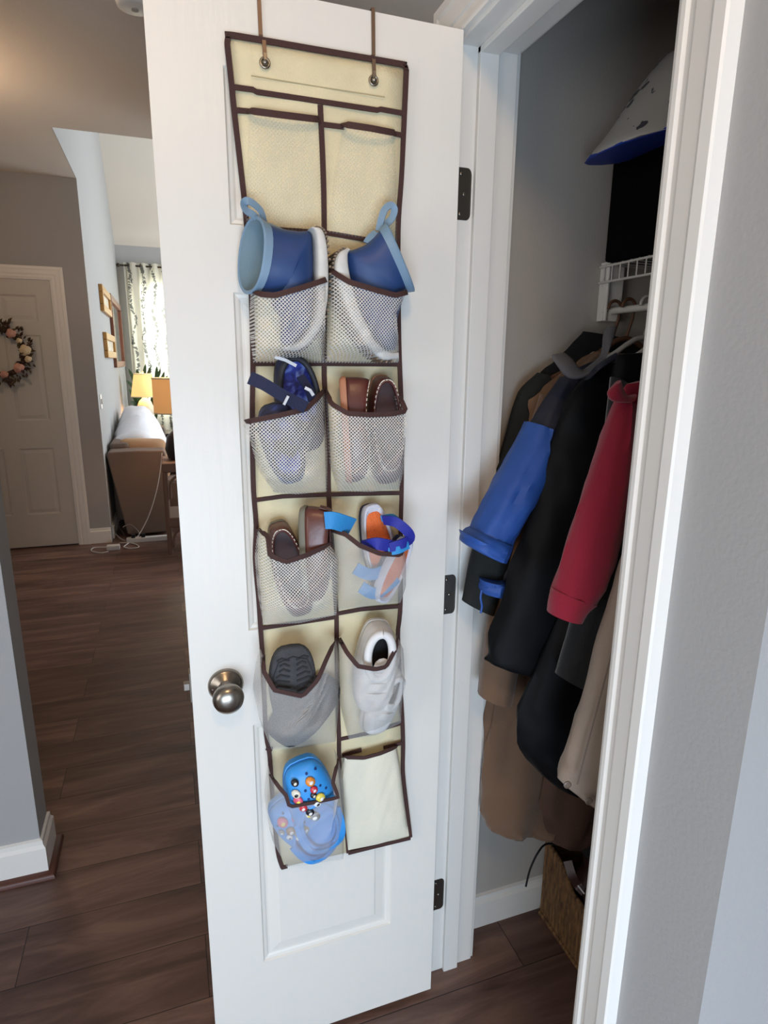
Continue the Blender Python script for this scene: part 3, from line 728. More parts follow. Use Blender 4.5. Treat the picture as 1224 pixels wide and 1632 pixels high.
# dark shoe pair, sole out
darkrub = mat('charcoal_rubber_sole', (58, 58, 60), .75, bump=.4, bscale=260, var=.15, vscale=60)
darkup = mat('charcoal_canvas', (50, 50, 52), .8, bump=.3, bscale=400)
DS = dict(upper=darkup, sole=darkrub, insole=darkup, collar=darkup)
G4 = 'charcoal slip-on shoes'
t, M, up, L = low_shoe('slip_on_shoe', 'charcoal shoe with its round grooved sole facing out above the net rim', 'shoe', W(470, 1172, YP-.072), W(466, 1032, YP-.066), (0, 1, .05), .086, DS, group=G4, hback=.045, hside=.04, hfront=.036, sole_h=.01)
tr = MB(); R3 = M.to_3x3(); nrm = R3 @ Vector((0, 0, -1))
for k in range(7):
    u = L*(.50+.06*k); hw = .022+.006*math.sin(k)
    for s_ in (-1, 1):
        a = M @ Vector((u, s_*.006, 0)); b = M @ Vector((u+.006, s_*hw, 0)); c_ = M @ Vector((u+.002, s_*(hw+.008), 0))
        tr.ribbon([a, b, c_], .0035, .0012, nrm)
tr.ribbon([M @ Vector((L*.45, .034, 0)), M @ Vector((L*.7, .036, 0)), M @ Vector((L*.85, .026, 0)), M @ Vector((L*.9, 0, 0)), M @ Vector((L*.85, -.026, 0)), M @ Vector((L*.7, -.036, 0)), M @ Vector((L*.45, -.034, 0))], .002, .0012, nrm)
obj('tread', tr, mat('black_tread', (34, 34, 36), .8), t)
low_shoe('slip_on_shoe', 'charcoal shoe lying low inside the net beneath the grooved sole', 'shoe', W(530, 1080, YP-.01), W(440, 1176, YP-.008), (0, -1, .1), .094, DS, group=G4, hback=.03, hside=.028, hfront=.028, sole_h=.008)

# white sneakers
wsn = mat('white_leather', (216, 214, 212), .5, bump=.12, bscale=60, var=.06, vscale=40)
blk = mat('black_lining', (20, 20, 22), .85)
SN = dict(upper=wsn, sole=wsn, insole=blk, collar=mat('padded_white_collar', (226, 224, 222), .6))
G5 = 'white toddler sneakers'
t, M, up, L = low_shoe('sneaker', 'white sneaker with padded collar and black lining facing out above the rim', 'shoe', W(600, 984, YP-.018), W(588, 1125, YP-.026), (-.1, -1, .12), .082, SN, group=G5, hole=(.31, .24, .29), hback=.056, hside=.052, hfront=.052, sole_h=.016, collar_r=.0085)
obj('tongue', MB().blob(M @ Vector((L*.43, .006, .05)), .017, .017, .006, frame(Vector((0, 0, 0)), R3 @ Vector((-1, .3, 0)), (0, -1, .2)).to_3x3()), wsn, t, smooth=True)
obj('insole_print', MB().ring(M @ Vector((L*.27, 0, .0185)), .008, .0012, M.to_3x3() @ Vector((0, 0, 1)), 12, 5), greytrim, t)
for k in (.52, .64, .75):
    obj('hook_strap', MB().ribbon(catmull([M @ Vector((L*k, s_*.036*(1.0), .02+.034*math.sqrt(max(0, 1-(s_)**2)))) for s_ in (-.95, -.6, 0, .6, .95)], 3), .013, .003, M.to_3x3() @ Vector((0, 0, 1))), wsn, t, smooth=True)
t, M, up, L = low_shoe('sneaker', 'white sneaker deeper in the net, toe pointing down under its twin', 'shoe', W(616, 1054, YP-.012), W(584, 1160, YP-.014), (.35, -1, .1), .066, SN, group=G5, hole=(.31, .22, .26), hback=.05, hside=.044, hfront=.046, sole_h=.014, collar_r=.006)
for k in (.5, .64):
    obj('hook_strap', MB().ribbon(catmull([M @ Vector((L*k, s_*.032, .016+.032*math.sqrt(max(0, 1-(s_)**2)))) for s_ in (-.95, -.6, 0, .6, .95)], 3), .014, .003, M.to_3x3() @ Vector((0, 0, 1))), wsn, t, smooth=True)

# blue clogs with charms
clogm = mat('blue_foam', (56, 150, 226), .42, var=.03, vscale=30)
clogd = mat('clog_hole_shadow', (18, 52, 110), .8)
CL = dict(upper=clogm, sole=clogm, insole=clogm, collar=clogm)
G6 = 'blue clogs with charms'
cols = {'pink': (222, 92, 120), 'red': (205, 50, 62), 'cream': (228, 222, 205), 'orange': (226, 140, 50), 'yellow': (236, 214, 90), 'black': (30, 28, 34), 'grey': (140, 138, 136), 'brown': (150, 110, 70), 'white': (232, 232, 232), 'green': (110, 150, 100), 'blue': (40, 70, 160)}
def clog(label, heel, toe, upv, charms, holes, Wd):
    t, M, up, L = low_shoe('clog', label, 'clog', heel, toe, upv, Wd, CL, group=G6, hole=(.33, .29, .36), hback=.028, hside=.034, hfront=.052, sole_h=.02, collar_r=.004)
    mb = MB(); o = (M.to_3x3() @ Vector((0, 0, 1)))
    def surf(u, v):   # point on the toe dome nearest (u,v)
        best = None
        for i in range(60):
            for j in range(14):
                p = up(2*PI*i/60, j/13)
                d = (p.x-u*L)**2+(p.y-v*Wd)**2
                if best is None or d < best[0]: best = (d, p, 2*PI*i/60, j/13)
        p = best[1]; a = up(best[2]+.02, best[3])-p; b = up(best[2], min(1, best[3]+.03))-up(best[2], best[3]-.03)
        n_ = a.cross(b).normalized()
        if n_.z < 0: n_ = -n_
        return M @ (Vector((u*L, v*Wd, p.z))), (M.to_3x3() @ n_)
    for u, v in holes:
        p, n_ = surf(u, v); obj('vent_hole', MB().lathe([(.0026, -.002), (.0026, .0018), (.0003, .0019)], p, n_, 12), clogd, t)
    for u, v, c, r in charms:
        p, n_ = surf(u, v); cm = MB()
        a = n_.orthogonal().normalized(); b = n_.cross(a)
        Mx = Matrix((a, b, n_)).transposed()
        cm.blob(p+n_*.003, r, r*1.15, r*.5, Mx)
        cb = obj('charm', cm, mat('charm_'+c, cols[c], .35), t, smooth=True)
        s2 = random.choice(['white', 'black', 'cream', 'yellow'])
        obj('charm_spot', MB().blob(p+n_*(.003+r*.4)+b*r*.2, r*.5, r*.4, r*.2, Mx), mat('charm_'+s2, cols[s2], .35), cb, smooth=True)
    # heel strap
    pts = [M @ Vector((L*.42, -Wd*.43, .030)), M @ Vector((L*.24, -Wd*.42, .032)), M @ Vector((L*.09, -Wd*.30, .034)), M @ Vector((L*.045, 0, .035)), M @ Vector((L*.09, Wd*.30, .034)), M @ Vector((L*.24, Wd*.42, .032)), M @ Vector((L*.42, Wd*.43, .030))]
    obj('heel_strap', MB().ribbon(catmull(pts, 5), .013, .004, M.to_3x3() @ Vector((-.55, 0, .8))), clogm, t, smooth=True)
    return t
clog('bright blue clog, charm-covered toe up above the net rim', W(518, 1338, YP-.036), W(474, 1203, YP-.036), (-.06, -1, .15),
     [(.90, .20, 'black', .007), (.80, .24, 'cream', .0085), (.73, .24, 'pink', .009), (.65, .2, 'red', .008), (.86, -.08, 'orange', .009), (.78, -.1, 'red', .007), (.73, -.06, 'black', .006), (.68, -.17, 'yellow', .009), (.64, -.08, 'white', .007), (.58, .10, 'black', .008), (.52, .04, 'grey', .011), (.55, .14, 'cream', .006)],
     [(.93, -.06), (.93, -.25), (.80, .06), (.78, -.24), (.72, -.33), (.71, .05), (.62, -.2), (.62, 0)], .094)
clog('blue clog inside the net below, toe with faded charms at the left', W(516, 1347, YP-.004), W(440, 1266, YP-.006), (-.1, -1, .1),
     [(.86, .12, 'pink', .010), (.80, -.16, 'pink', .008), (.72, -.22, 'red', .008), (.72, .1, 'brown', .009), (.64, .0, 'grey', .009), (.62, -.14, 'brown', .009), (.76, .28, 'grey', .006), (.66, .22, 'white', .006), (.58, .08, 'cream', .006)],
     [(.93, .0), (.84, .28), (.88, -.2)], .082)
# ------------------------------------------------------------------ closet contents
wire = mat('white_coated_wire', (205, 202, 196), .45)
blackm = mat('black_cloth', (14, 14, 17), .85, bump=.2, bscale=200)
sh = thing('wire_shelf', 'white wire closet shelf with hanging rod below', 'shelf', (1.1, .86, 1.7))
mb = MB()
mb.tube([(.93, .50, 1.715), (.93, 1.215, 1.715)], .0028, 8); mb.tube([(.93, .50, 1.682), (.93, 1.215, 1.682)], .0028, 8)
obj('front_lip', mb, wire, sh, smooth=True)
mb = MB()
for k in range(28):
    y = .51+k*.0255
    mb.tube([(1.325, y, 1.712), (.933, y, 1.718), (.929, y, 1.712), (.929, y, 1.684)], .0016, 6)
obj('cross_wires', mb, wire, sh, smooth=True)
obj('hanging_rod', MB().tube([(.955, .50, 1.622), (.955, 1.212, 1.622)], .0075, 12), wire, sh, smooth=True)
obj('end_bracket', MB().box(.934, .985, 1.2, 1.2195, 1.60, 1.725).box(.934, .94, 1.19, 1.2, 1.60, 1.725).box(.93, .975, 1.195, 1.2, 1.6, 1.62), white, sh, bevel=.002)
t = MB().box(.925, 1.27, .72, 1.198, 1.722, 1.928)
tag(obj('storage_box', t, mat('black_storage_fabric', (6, 6, 7), .95, bump=.3, bscale=300, spec=.1), bevel=.006), 'black fabric storage box on the wire shelf beneath the patterned bag', 'storage box')
# patterned bag on the box
def bag_mat():
    M = bpy.data.materials.new('printed_bag'); M.use_nodes = True; nt = M.node_tree; N = nt.nodes; L = nt.links
    tc = N.new('ShaderNodeTexCoord'); v = N.new('ShaderNodeTexVoronoi'); v.inputs['Scale'].default_value = 24
    L.new(tc.outputs['Object'], v.inputs['Vector'])
    r = N.new('ShaderNodeValToRGB'); r.color_ramp.interpolation = 'CONSTANT'; e = r.color_ramp.elements
    e[0].color = lin((70, 70, 76)); e[1].position = .28; e[1].color = lin((178, 174, 168))
    n = N.new('ShaderNodeTexNoise'); n.inputs['Scale'].default_value = 90; L.new(tc.outputs['Object'], n.inputs['Vector'])
    a = N.new('ShaderNodeMath'); a.operation = 'MULTIPLY_ADD'; a.inputs[1].default_value = .5; L.new(n.outputs[0], a.inputs[0]); L.new(v.outputs['Distance'], a.inputs[2])
    s_ = N.new('ShaderNodeMath'); s_.operation = 'SUBTRACT'; s_.inputs[1].default_value = .22; L.new(a.outputs[0], s_.inputs[0])
    L.new(s_.outputs[0], r.inputs[0]); L.new(r.outputs[0], N['Principled BSDF'].inputs['Base Color'])
    return M
bg = thing('fabric_bag', 'white printed bag with blue underside on top of the black box', 'bag', (1.05, 1.0, 1.945))
yb2 = 1.06
R = [(W(1066, 85, yb2), W(1240, 85, yb2), .03, 0), (W(1058, 95, yb2), W(1245, 95, yb2), .07, 0), (W(1028, 140, yb2), W(1245, 130, yb2), .10, 0), (W(995, 192, yb2), W(1245, 165, yb2), .12, 0), (W(962, 236, yb2), W(1240, 195, yb2), .135, 0), (W(958, 242, yb2), W(1235, 205, yb2), .13, 0)]
mb = MB(); rib_loft(mb, R, 24, .8, 3, fold=.12, seed=3); obj('bag_body', mb, bag_mat(), bg, smooth=True)
R = [(W(964, 233, yb2), W(1240, 192, yb2), .137, 0), (W(957, 243, yb2), W(1238, 200, yb2), .137, 0), (W(966, 243, yb2), W(1238, 206, yb2), .12, 0), (W(985, 241, yb2), W(1230, 214, yb2), .10, 0)]
mb = MB(); rib_loft(mb, R, 24, .8, 3, cap0=True); obj('bag_base', mb, mat('royal_blue_nylon', (24, 58, 160), .6), bg, smooth=True)

# coats
def V3(p): return W(*p) if len(p) == 3 else Vector(p)
def cloth(name, ribs, m, parent, fold=.25, kf=2.2, seed=0, e=1, n=36, inner=True, k=5):
    """ribs: (left px, right px, y, half depth)"""
    R = [(W(a[0], a[1], y), W(b[0], b[1], y), d, 0) for a, b, y, d in ribs]
    mb = MB(); rib_loft(mb, R, n, e, k, fold=fold, kf=kf, seed=seed, cap0=True, cap1=True)
    return obj(name, mb, m, parent, smooth=True)
def cuff_cloth(name, ribs, m, parent, fold=.15, seed=0, k=5):
    R = [(W(a[0], a[1], y), W(b[0], b[1], y), d, 0) for a, b, y, d in ribs]
    mb = MB(); rib_loft(mb, R[::-1], 32, 1, k, fold=fold, seed=seed, cap0=False, cap1=True, inner0=.03)
    return obj(name, mb, m, parent, smooth=True)
def hanger(parent, y, m, x=.955, z=1.622, wd=.36, r=.0035, tilt=0):
    mb = MB()
    hook = [(x+.014*math.cos(a)+tilt, y, z+.012+.014*math.sin(a)) for a in [(-.2+i*.42) for i in range(9)]]
    mb.tube(catmull([(x+.0155, y, z-.005+.012)]+[(x+.017*math.cos(a), y, z+.004+.017*math.sin(a)) for a in (.3, .9, 1.5, 2.1, 2.7, 3.2)], 3), r, 8)
    mb.tube([(x+.0155, y, z+.008), (x+.012, y, z-.02), (x, y, z-.06)], r, 8)
    mb.tube(catmull([(x-wd/2, y, z-.145), (x-wd/4, y, z-.105), (x, y, z-.06), (x+wd/4, y, z-.105), (x+wd/2, y, z-.145)], 4), r*1.6, 8)
    return obj('hanger', mb, m, parent, smooth=True)
tan = mat('camel_wool', (106, 81, 62), .95, bump=.3, bscale=300, var=.06, vscale=12, sheen=.3)
blackw = mat('black_wool', (11, 11, 13), .95, bump=.3, bscale=300)
navyj = mat('dark_navy_nylon', (22, 26, 42), .6, bump=.1, bscale=90)
bluej = mat('blue_nylon', (34, 76, 152), .62, bump=.15, bscale=70, var=.08, vscale=14)
crim = mat('crimson_fleece', (136, 14, 42), .9, bump=.25, bscale=350, sheen=.2)
beige = mat('beige_twill', (150, 135, 122), .85, bump=.2, bscale=400, var=.05, vscale=10)
brownw = mat('brown_wool', (84, 60, 48), .95, bump=.25, bscale=300)
collg = mat('grey_collar_cloth', (84, 82, 84), .9, bump=.3, bscale=300)
puff = mat('black_puffer_nylon', (9, 10, 13), .6, bump=.1, bscale=40, spec=.15)
dkhang = mat('dark_wood_hanger', (92, 62, 44), .5); whang = mat('white_hanger_plastic', (176, 172, 166), .4)

# 1 black wool coat farthest
c = thing('black_wool_coat', 'black wool coat hanging farthest back against the closet side wall', 'coat', (.955, 1.175, .8), 'coats on the closet rod')
cloth('coat_body', [((930, 528), (1000, 540), 1.18, .008), ((900, 558), (1030, 560), 1.178, .016), ((860, 592), (1060, 590), 1.175, .022), ((842, 625), (1085, 640), 1.172, .026), ((832, 700), (1090, 720), 1.17, .028), ((822, 900), (1080, 900), 1.17, .03), ((815, 1180), (1060, 1180), 1.17, .03)], blackw, c, seed=1)
cuff_cloth('sleeve', [((858, 594), (900, 610), 1.17, .02), ((828, 625), (885, 650), 1.165, .028), ((808, 690), (870, 710), 1.15, .035), ((790, 760), (850, 780), 1.125, .036), ((768, 830), (825, 850), 1.09, .034), ((750, 900), (805, 915), 1.075, .033), ((738, 958), (785, 979), 1.065, .030)], mat('black_green_wool', (22, 26, 26), .9, bump=.3, bscale=300), c, seed=2)
hanger(c, 1.185, dkhang)
# 2 camel coat
c = thing('camel_coat', 'long camel wool coat with wide tan hem hanging behind the black puffer', 'coat', (.955, 1.12, .6), 'coats on the closet rod')
cloth('coat_body', [((945, 560), (1010, 565), 1.13, .01), ((905, 590), (1060, 600), 1.128, .018), ((868, 625), (1080, 650), 1.125, .022), ((858, 680), (1085, 700), 1.12, .026), ((845, 850), (1060, 850), 1.12, .03), ((815, 1000), (1040, 1000), 1.12, .034), ((783, 1150), (985, 1150), 1.115, .04), ((770, 1240), (945, 1250), 1.11, .05), ((766, 1300), (900, 1304), 1.105, .056), ((778, 1316), (885, 1312), 1.105, .05)], tan, c, fold=.5, kf=2.6, seed=5)
cuff_cloth('sleeve', [((862, 628), (905, 640), 1.10, .02), ((835, 720), (880, 740), 1.085, .03), ((810, 850), (865, 865), 1.075, .034), ((785, 950), (845, 960), 1.065, .036), ((770, 1050), (825, 1056), 1.06, .036), ((764, 1108), (813, 1120), 1.055, .034)], tan, c, seed=6)
hanger(c, 1.14, dkhang)
# 3 blue and navy jacket
c = thing('blue_jacket', 'jacket with bright blue sleeve rolled at the cuff and navy shoulder', 'jacket', (.955, 1.06, 1.1), 'coats on the closet rod')
cloth('jacket_body', [((950, 575), (1010, 580), 1.08, .01), ((905, 598), (1050, 605), 1.078, .02), ((878, 640), (1060, 650), 1.075, .028), ((866, 720), (1060, 720), 1.07, .034), ((850, 830), (1040, 830), 1.065, .038), ((800, 905), (1020, 900), 1.06, .04), ((782, 930), (1010, 925), 1.06, .04)], navyj, c, seed=8)
cuff_cloth('shoulder', [((895, 600), (935, 604), 1.062, .02), ((868, 640), (915, 655), 1.055, .03), ((842, 690), (890, 700), 1.045, .04)], navyj, c, seed=9)
cuff_cloth('sleeve', [((843, 672), (884, 690), 1.045, .037), ((826, 706), (882, 730), 1.035, .045), ((800, 752), (862, 776), 1.02, .048), ((775, 800), (835, 824), 1.005, .048), ((756, 838), (812, 862), .995, .046), ((752, 850), (806, 876), .99, .045)], bluej, c, fold=.22, seed=10)
cuff_cloth('rolled_cuff', [((752, 842), (810, 866), .99, .047), ((744, 848), (807, 875), .985, .052), ((738, 861), (800, 891), .98, .053), ((742, 868), (796, 893), .98, .049)], bluej, c, fold=.12, seed=11)
cuff_cloth('hem_band', [((770, 926), (812, 928), 1.035, .03), ((766, 936), (812, 940), 1.035, .032), ((768, 944), (812, 948), 1.035, .03)], bluej, c, seed=12)
obj('drawstring', MB().tube(catmull([W(768, 940, .998), W(766, 952, .998), W(768, 966, .998), W(766, 977, .998)], 4), .0022, 6), bluej, c, smooth=True)
hanger(c, 1.085, whang)
# 4 long black puffer
c = thing('black_puffer_coat', 'long black puffer coat in the middle with a grey stand-up collar', 'coat', (.955, 1.0, .8), 'coats on the closet rod')
cloth('coat_body', [((952, 580), (1010, 575), 1.0, .012), ((925, 606), (1050, 600), 1.0, .025), ((900, 640), (1070, 640), .995, .035), ((885, 700), (1080, 700), .99, .04), ((868, 760), (1080, 760), .985, .045), ((846, 840), (1070, 840), .98, .048), ((815, 920), (1050, 920), .98, .05), ((790, 1000), (1020, 1000), .98, .05), ((776, 1048), (990, 1090), .98, .048), ((780, 1056), (985, 1096), .98, .042)], puff, c, fold=.3, seed=14)
mb = MB()
rib_loft(mb, [(W(878, 566, .985), W(900, 562, .995), .004, 0), (W(886, 580, .98), W(912, 572, .99), .008, 0), (W(905, 602, .975), W(928, 590, .985), .01, 0), (W(930, 602, .975), W(946, 578, .985), .01, 0), (W(956, 585, .975), W(962, 560, .99), .009, 0), (W(975, 545, .98), W(962, 535, .99), .008, 0), (W(982, 520, .985), W(968, 520, .99), .005, 0)], 16, 1, 4, cap0=True)
obj('collar', mb, collg, c, smooth=True)
mb = MB(); rib_loft(mb, [(W(932, 606, .955), W(946, 598, .96), .008, 0), (W(950, 592, .955), W(958, 578, .96), .01, 0), (W(975, 578, .955), W(982, 562, .96), .008, 0)], 12, 1, 4, cap0=True)
obj('scarf_edge', mb, navyj, c, smooth=True)
hanger(c, 1.01, whang)
# 5 second black coat, lower hem
c = thing('long_black_coat', 'long black quilted coat whose ragged hem hangs lowest in the middle', 'coat', (.955, .92, .7), 'coats on the closet rod')
cloth('coat_body', [((985, 565), (1060, 560), .935, .012), ((975, 600), (1090, 600), .93, .022), ((965, 700), (1090, 700), .925, .03), ((948, 800), (1080, 800), .92, .034), ((925, 900), (1070, 900), .92, .036), ((885, 1000), (1050, 1000), .92, .036), ((850, 1080), (1030, 1080), .92, .037), ((832, 1140), (1010, 1160), .92, .038), ((831, 1195), (980, 1230), .92, .038), ((856, 1228), (950, 1266), .92, .032), ((880, 1250), (945, 1270), .92, .024)], puff, c, fold=.35, seed=17)
cuff_cloth('sleeve', [((975, 600), (1010, 620), .89, .015), ((958, 760), (1010, 780), .875, .03), ((935, 900), (1005, 910), .865, .034), ((905, 1020), (972, 1040), .855, .034), ((888, 1075), (955, 1106), .85, .032)], mat('black_velour', (18, 19, 21), .95, sheen=.4, bump=.2, bscale=200), c, seed=18)
hanger(c, .94, whang)
# 6 crimson garment
c = thing('crimson_sweatshirt', 'crimson sweatshirt with small collar and ribbed cuff hanging on the right', 'sweatshirt', (.955, .83, 1.2), 'coats on the closet rod')
cloth('body', [((1000, 612), (1060, 600), .84, .008), ((992, 640), (1090, 640), .84, .018), ((996, 740), (1100, 740), .84, .02), ((992, 850), (1090, 850), .84, .02), ((992, 930), (1070, 930), .84, .018)], crim, c, seed=20)
cuff_cloth('sleeve', [((985, 634), (1012, 648), .82, .016), ((970, 680), (1008, 700), .812, .028), ((945, 755), (1000, 775), .80, .034), ((920, 830), (985, 850), .79, .036), ((898, 905), (962, 925), .782, .036), ((884, 948), (940, 962), .778, .032)], crim, c, fold=.22, seed=21)
cuff_cloth('cuff', [((884, 940), (946, 960), .778, .033), ((879, 958), (932, 972), .777, .031), ((877, 978), (922, 987), .776, .030)], crim, c, fold=.05, seed=22)
mb = MB(); rib_loft(mb, [(W(982, 612, .80), W(988, 606, .81), .006, 0), (W(970, 626, .80), W(992, 620, .81), .012, 0), (W(978, 640, .80), W(998, 630, .81), .012, 0), (W(1004, 642, .80), W(1012, 628, .81), .008, 0)], 14, 1, 4, cap0=True)
obj('collar', mb, crim, c, smooth=True)
hanger(c, .85, whang)
# 7 beige trench, nearest
c = thing('beige_trench_coat', 'pale beige trench coat nearest the front with buttons at its hem', 'coat', (.955, .72, .9), 'coats on the closet rod')
cloth('coat_body', [((1060, 700), (1130, 700), .74, .02), ((1020, 800), (1120, 800), .735, .03), ((992, 900), (1110, 900), .73, .034), ((962, 1000), (1080, 1000), .725, .036), ((935, 1100), (1060, 1100), .72, .038), ((910, 1180), (1040, 1200), .72, .04), ((894, 1236), (1000, 1290), .72, .04), ((897, 1248), (985, 1305), .72, .035)], beige, c, fold=.22, seed=24)
obj('seam', MB().tube(catmull([W(980, 1020, .683), W(962, 1090, .68), (W(938, 1180, .677)), W(920, 1250, .677)], 4), .0012, 6), mat('beige_seam', (120, 106, 96), .9), c)
for q in ((904, 1250), (938, 1276)):
    b = W(q[0], q[1], .678); bt = obj('button', MB().lathe([(.006, 0), (.0062, .002), (.0045, .003), (.0040, .002), (.0003, .002)], b, (-.2, -1, 0), 18), mat('horn_button', (112, 98, 88), .4), c, smooth=True)
hanger(c, .76, whang)
# 8 brown garment low behind
c = thing('brown_coat', 'brown wool coat whose hem shows low behind the black ones', 'coat', (1.08, 1.12, .5), 'coats on the closet rod')
cloth('coat_body', [((1010, 600), (1060, 600), 1.03, .006), ((960, 800), (1050, 800), 1.035, .012), ((920, 1000), (1040, 1000), 1.04, .018), ((880, 1180), (1010, 1180), 1.045, .022), ((866, 1270), (985, 1280), 1.05, .022), ((870, 1310), (960, 1330), 1.05, .022), ((878, 1340), (925, 1352), 1.05, .018)], brownw, c, fold=.5, seed=27)

# basket with shoes and straps
def weave_mat():
    M = bpy.data.materials.new('woven_seagrass'); M.use_nodes = True; nt = M.node_tree; N = nt.nodes; L = nt.links
    tc = N.new('ShaderNodeTexCoord'); mp = N.new('ShaderNodeMapping'); mp.inputs['Scale'].default_value = (1, 110, 30); L.new(tc.outputs['Object'], mp.inputs[0])
    n = N.new('ShaderNodeTexNoise'); n.inputs['Scale'].default_value = 1; n.inputs['Detail'].default_value = 4; L.new(mp.outputs[0], n.inputs['Vector'])
    wv = N.new('ShaderNodeTexWave'); wv.bands_direction = 'Y'; wv.inputs['Scale'].default_value = 22; wv.inputs['Distortion'].default_value = 2; L.new(tc.outputs['Object'], wv.inputs['Vector'])
    r = N.new('ShaderNodeValToRGB'); r.color_ramp.elements[0].position = .3; r.color_ramp.elements[1].position = .7
    r.color_ramp.elements[0].color = lin((74, 48, 26)); r.color_ramp.elements[1].color = lin((138, 102, 62)); L.new(n.outputs[0], r.inputs[0])
    b = N['Principled BSDF']; L.new(r.outputs[0], b.inputs['Base Color']); b.inputs['Roughness'].default_value = .8
    bp = N.new('ShaderNodeBump'); bp.inputs['Strength'].default_value = .8; bp.inputs['Distance'].default_value = .004
    a = N.new('ShaderNodeMath'); a.operation = 'ADD'; L.new(n.outputs[0], a.inputs[0]); L.new(wv.outputs[0], a.inputs[1]); L.new(a.outputs[0], bp.inputs['Height']); L.new(bp.outputs[0], b.inputs['Normal'])
    return M
weave = weave_mat()
bk = thing('woven_basket', 'woven seagrass basket with dipped front rim on the closet floor', 'basket', (1.05, .96, 0))
ys = [1.193, 1.15, 1.125, 1.095, 1.07, 1.05, .9, .74]; zs = [.236, .232, .225, .205, .185, .182, .182, .236]
X0, X1 = .896, 1.23
fr = MB()
n = len(ys); vs = [(X0, y, 0) for y in ys]+[(X0, y, z) for y, z in zip(ys, zs)]+[(X0+.01, y, 0) for y in ys]+[(X0+.01, y, z) for y, z in zip(ys, zs)]
fs = []
for i in range(n-1):
    fs += [(i, i+1, n+i+1, n+i), (2*n+i, 3*n+i, 3*n+i+1, 2*n+i+1), (n+i, n+i+1, 3*n+i+1, 3*n+i)]
fs += [(0, n, 3*n, 2*n), (n-1, 2*n+n-1, 3*n+n-1, n+n-1)]
fr.add(vs, fs).box(X1-.01, X1, .74, 1.193, 0, .236).box(X0+.01, X1-.01, 1.183, 1.193, 0, .236).box(X0+.01, X1-.01, .74, .75, 0, .236).box(X0+.01, X1-.01, .75, 1.183, 0, .008)
obj('basket_body', fr, weave, bk, bevel=.002)
obj('rim', MB().tube(catmull([(X0+.005, y, z) for y, z in zip(ys, zs)], 3), .006, 8).tube([(X0+.005, 1.188, .236), (X1-.005, 1.188, .236), (X1-.005, .745, .236), (X0+.005, .745, .236)], .006, 8), weave, bk, smooth=True)
obj('base_rim', MB().tube([(X0-.001, 1.19, .006), (X0-.001, .745, .006)], .006, 8), weave, bk, smooth=True)
dbl = mat('dark_brown_bag_leather', (58, 38, 34), .4, bump=.3, bscale=60)
t = thing('leather_bag', 'dark brown leather bag with strap stuffed in the woven basket', 'bag', (1.05, 1.0, .1))
mb = MB(); rib_loft(mb, [(Vector((.915, 1.0, .16)), Vector((1.2, 1.0, .16)), .12, 0), (Vector((.915, 1.0, .20)), Vector((1.2, 1.0, .2)), .14, 0), (Vector((.925, 1.0, .25)), Vector((1.2, 1.0, .27)), .13, 0), (Vector((.95, 1.02, .31)), Vector((1.18, 1.02, .33)), .09, 0), (Vector((1.0, 1.03, .34)), Vector((1.15, 1.03, .36)), .04, 0)], 28, .8, 4, fold=.35, kf=1.8, seed=31, cap0=True)
obj('bag_body', mb, dbl, t, smooth=True)
obj('strap', MB().ribbon(catmull([W(905, 1372, 1.0), W(912, 1395, .98), W(922, 1412, .97), W(932, 1422, .95)], 5), .02, .004, (-.6, -.5, .6)), dbl, t, smooth=True)
obj('zip', MB().ribbon([W(921, 1411, .955), W(931, 1424, .945)], .003, .002, (-.6, -.5, .6)), greytrim, t)
obj('black_cord', MB().tube(catmull([W(838, 1413, 1.05), W(845, 1385, 1.06), W(858, 1358, 1.07), W(872, 1345, 1.09), W(900, 1348, 1.1), Vector((1.03, 1.1, .25))], 6), .0024, 8), blackm, t, smooth=True)  # thin arching black cord, unidentified, only grouped with the bag
obj_w = thing('cloth_bag', 'black cloth bag heaped behind the basket rim under the coats', 'bag', (1.1, 1.12, .3))
mb = MB(); rib_loft(mb, [(Vector((.97, 1.10, .22)), Vector((1.25, 1.10, .22)), .06, 0), (Vector((.95, 1.10, .29)), Vector((1.26, 1.10, .31)), .07, 0), (Vector((.97, 1.10, .36)), Vector((1.26, 1.10, .38)), .06, 0), (Vector((1.02, 1.1, .41)), Vector((1.2, 1.1, .42)), .03, 0)], 24, .8, 4, fold=.4, seed=40, cap0=True)
obj('bag_body', mb, blackm, obj_w, smooth=True)

# ------------------------------------------------------------------ far rooms
# wreath
wr = thing('flower_wreath', 'round dried-flower wreath with cream and pink blooms on the far door', 'wreath', (-1.15, FARY-.05, 1.56))
cw = Vector((-1.16, FARY-.045, 1.56)); RW = .165
obj('twig_ring', MB().ring(cw, RW, .02, OUT, 30, 7), mat('twig_brown', (54, 36, 26), .9), wr, smooth=True)
leafs = [mat('dried_leaf_olive', (70, 56, 30), .8), mat('dried_leaf_brown', (58, 34, 24), .8)]
for li, lm in enumerate(leafs):
    mb = MB()
    for k in range(110):
        a = random.uniform(0, 2*PI); rr = RW+random.uniform(-.04, .06)
        p = cw+Vector((math.cos(a)*rr, random.uniform(-.04, .01), math.sin(a)*rr))
        d = Vector((math.cos(a+random.uniform(-1, 1)), random.uniform(-.5, .2), math.sin(a+random.uniform(-1, 1)))).normalized()
        s_ = d.cross(Vector((0, 1, 0))).normalized(); ln = random.uniform(.03, .06)
        mb.add([p, p+d*ln*.5+s_*ln*.2, p+d*ln, p+d*ln*.5-s_*ln*.2+Vector((0, -.006, 0))], [(0, 1, 2), (0, 2, 3)])
    lf = obj('leaves', mb, lm, wr); lf['kind'] = 'stuff'
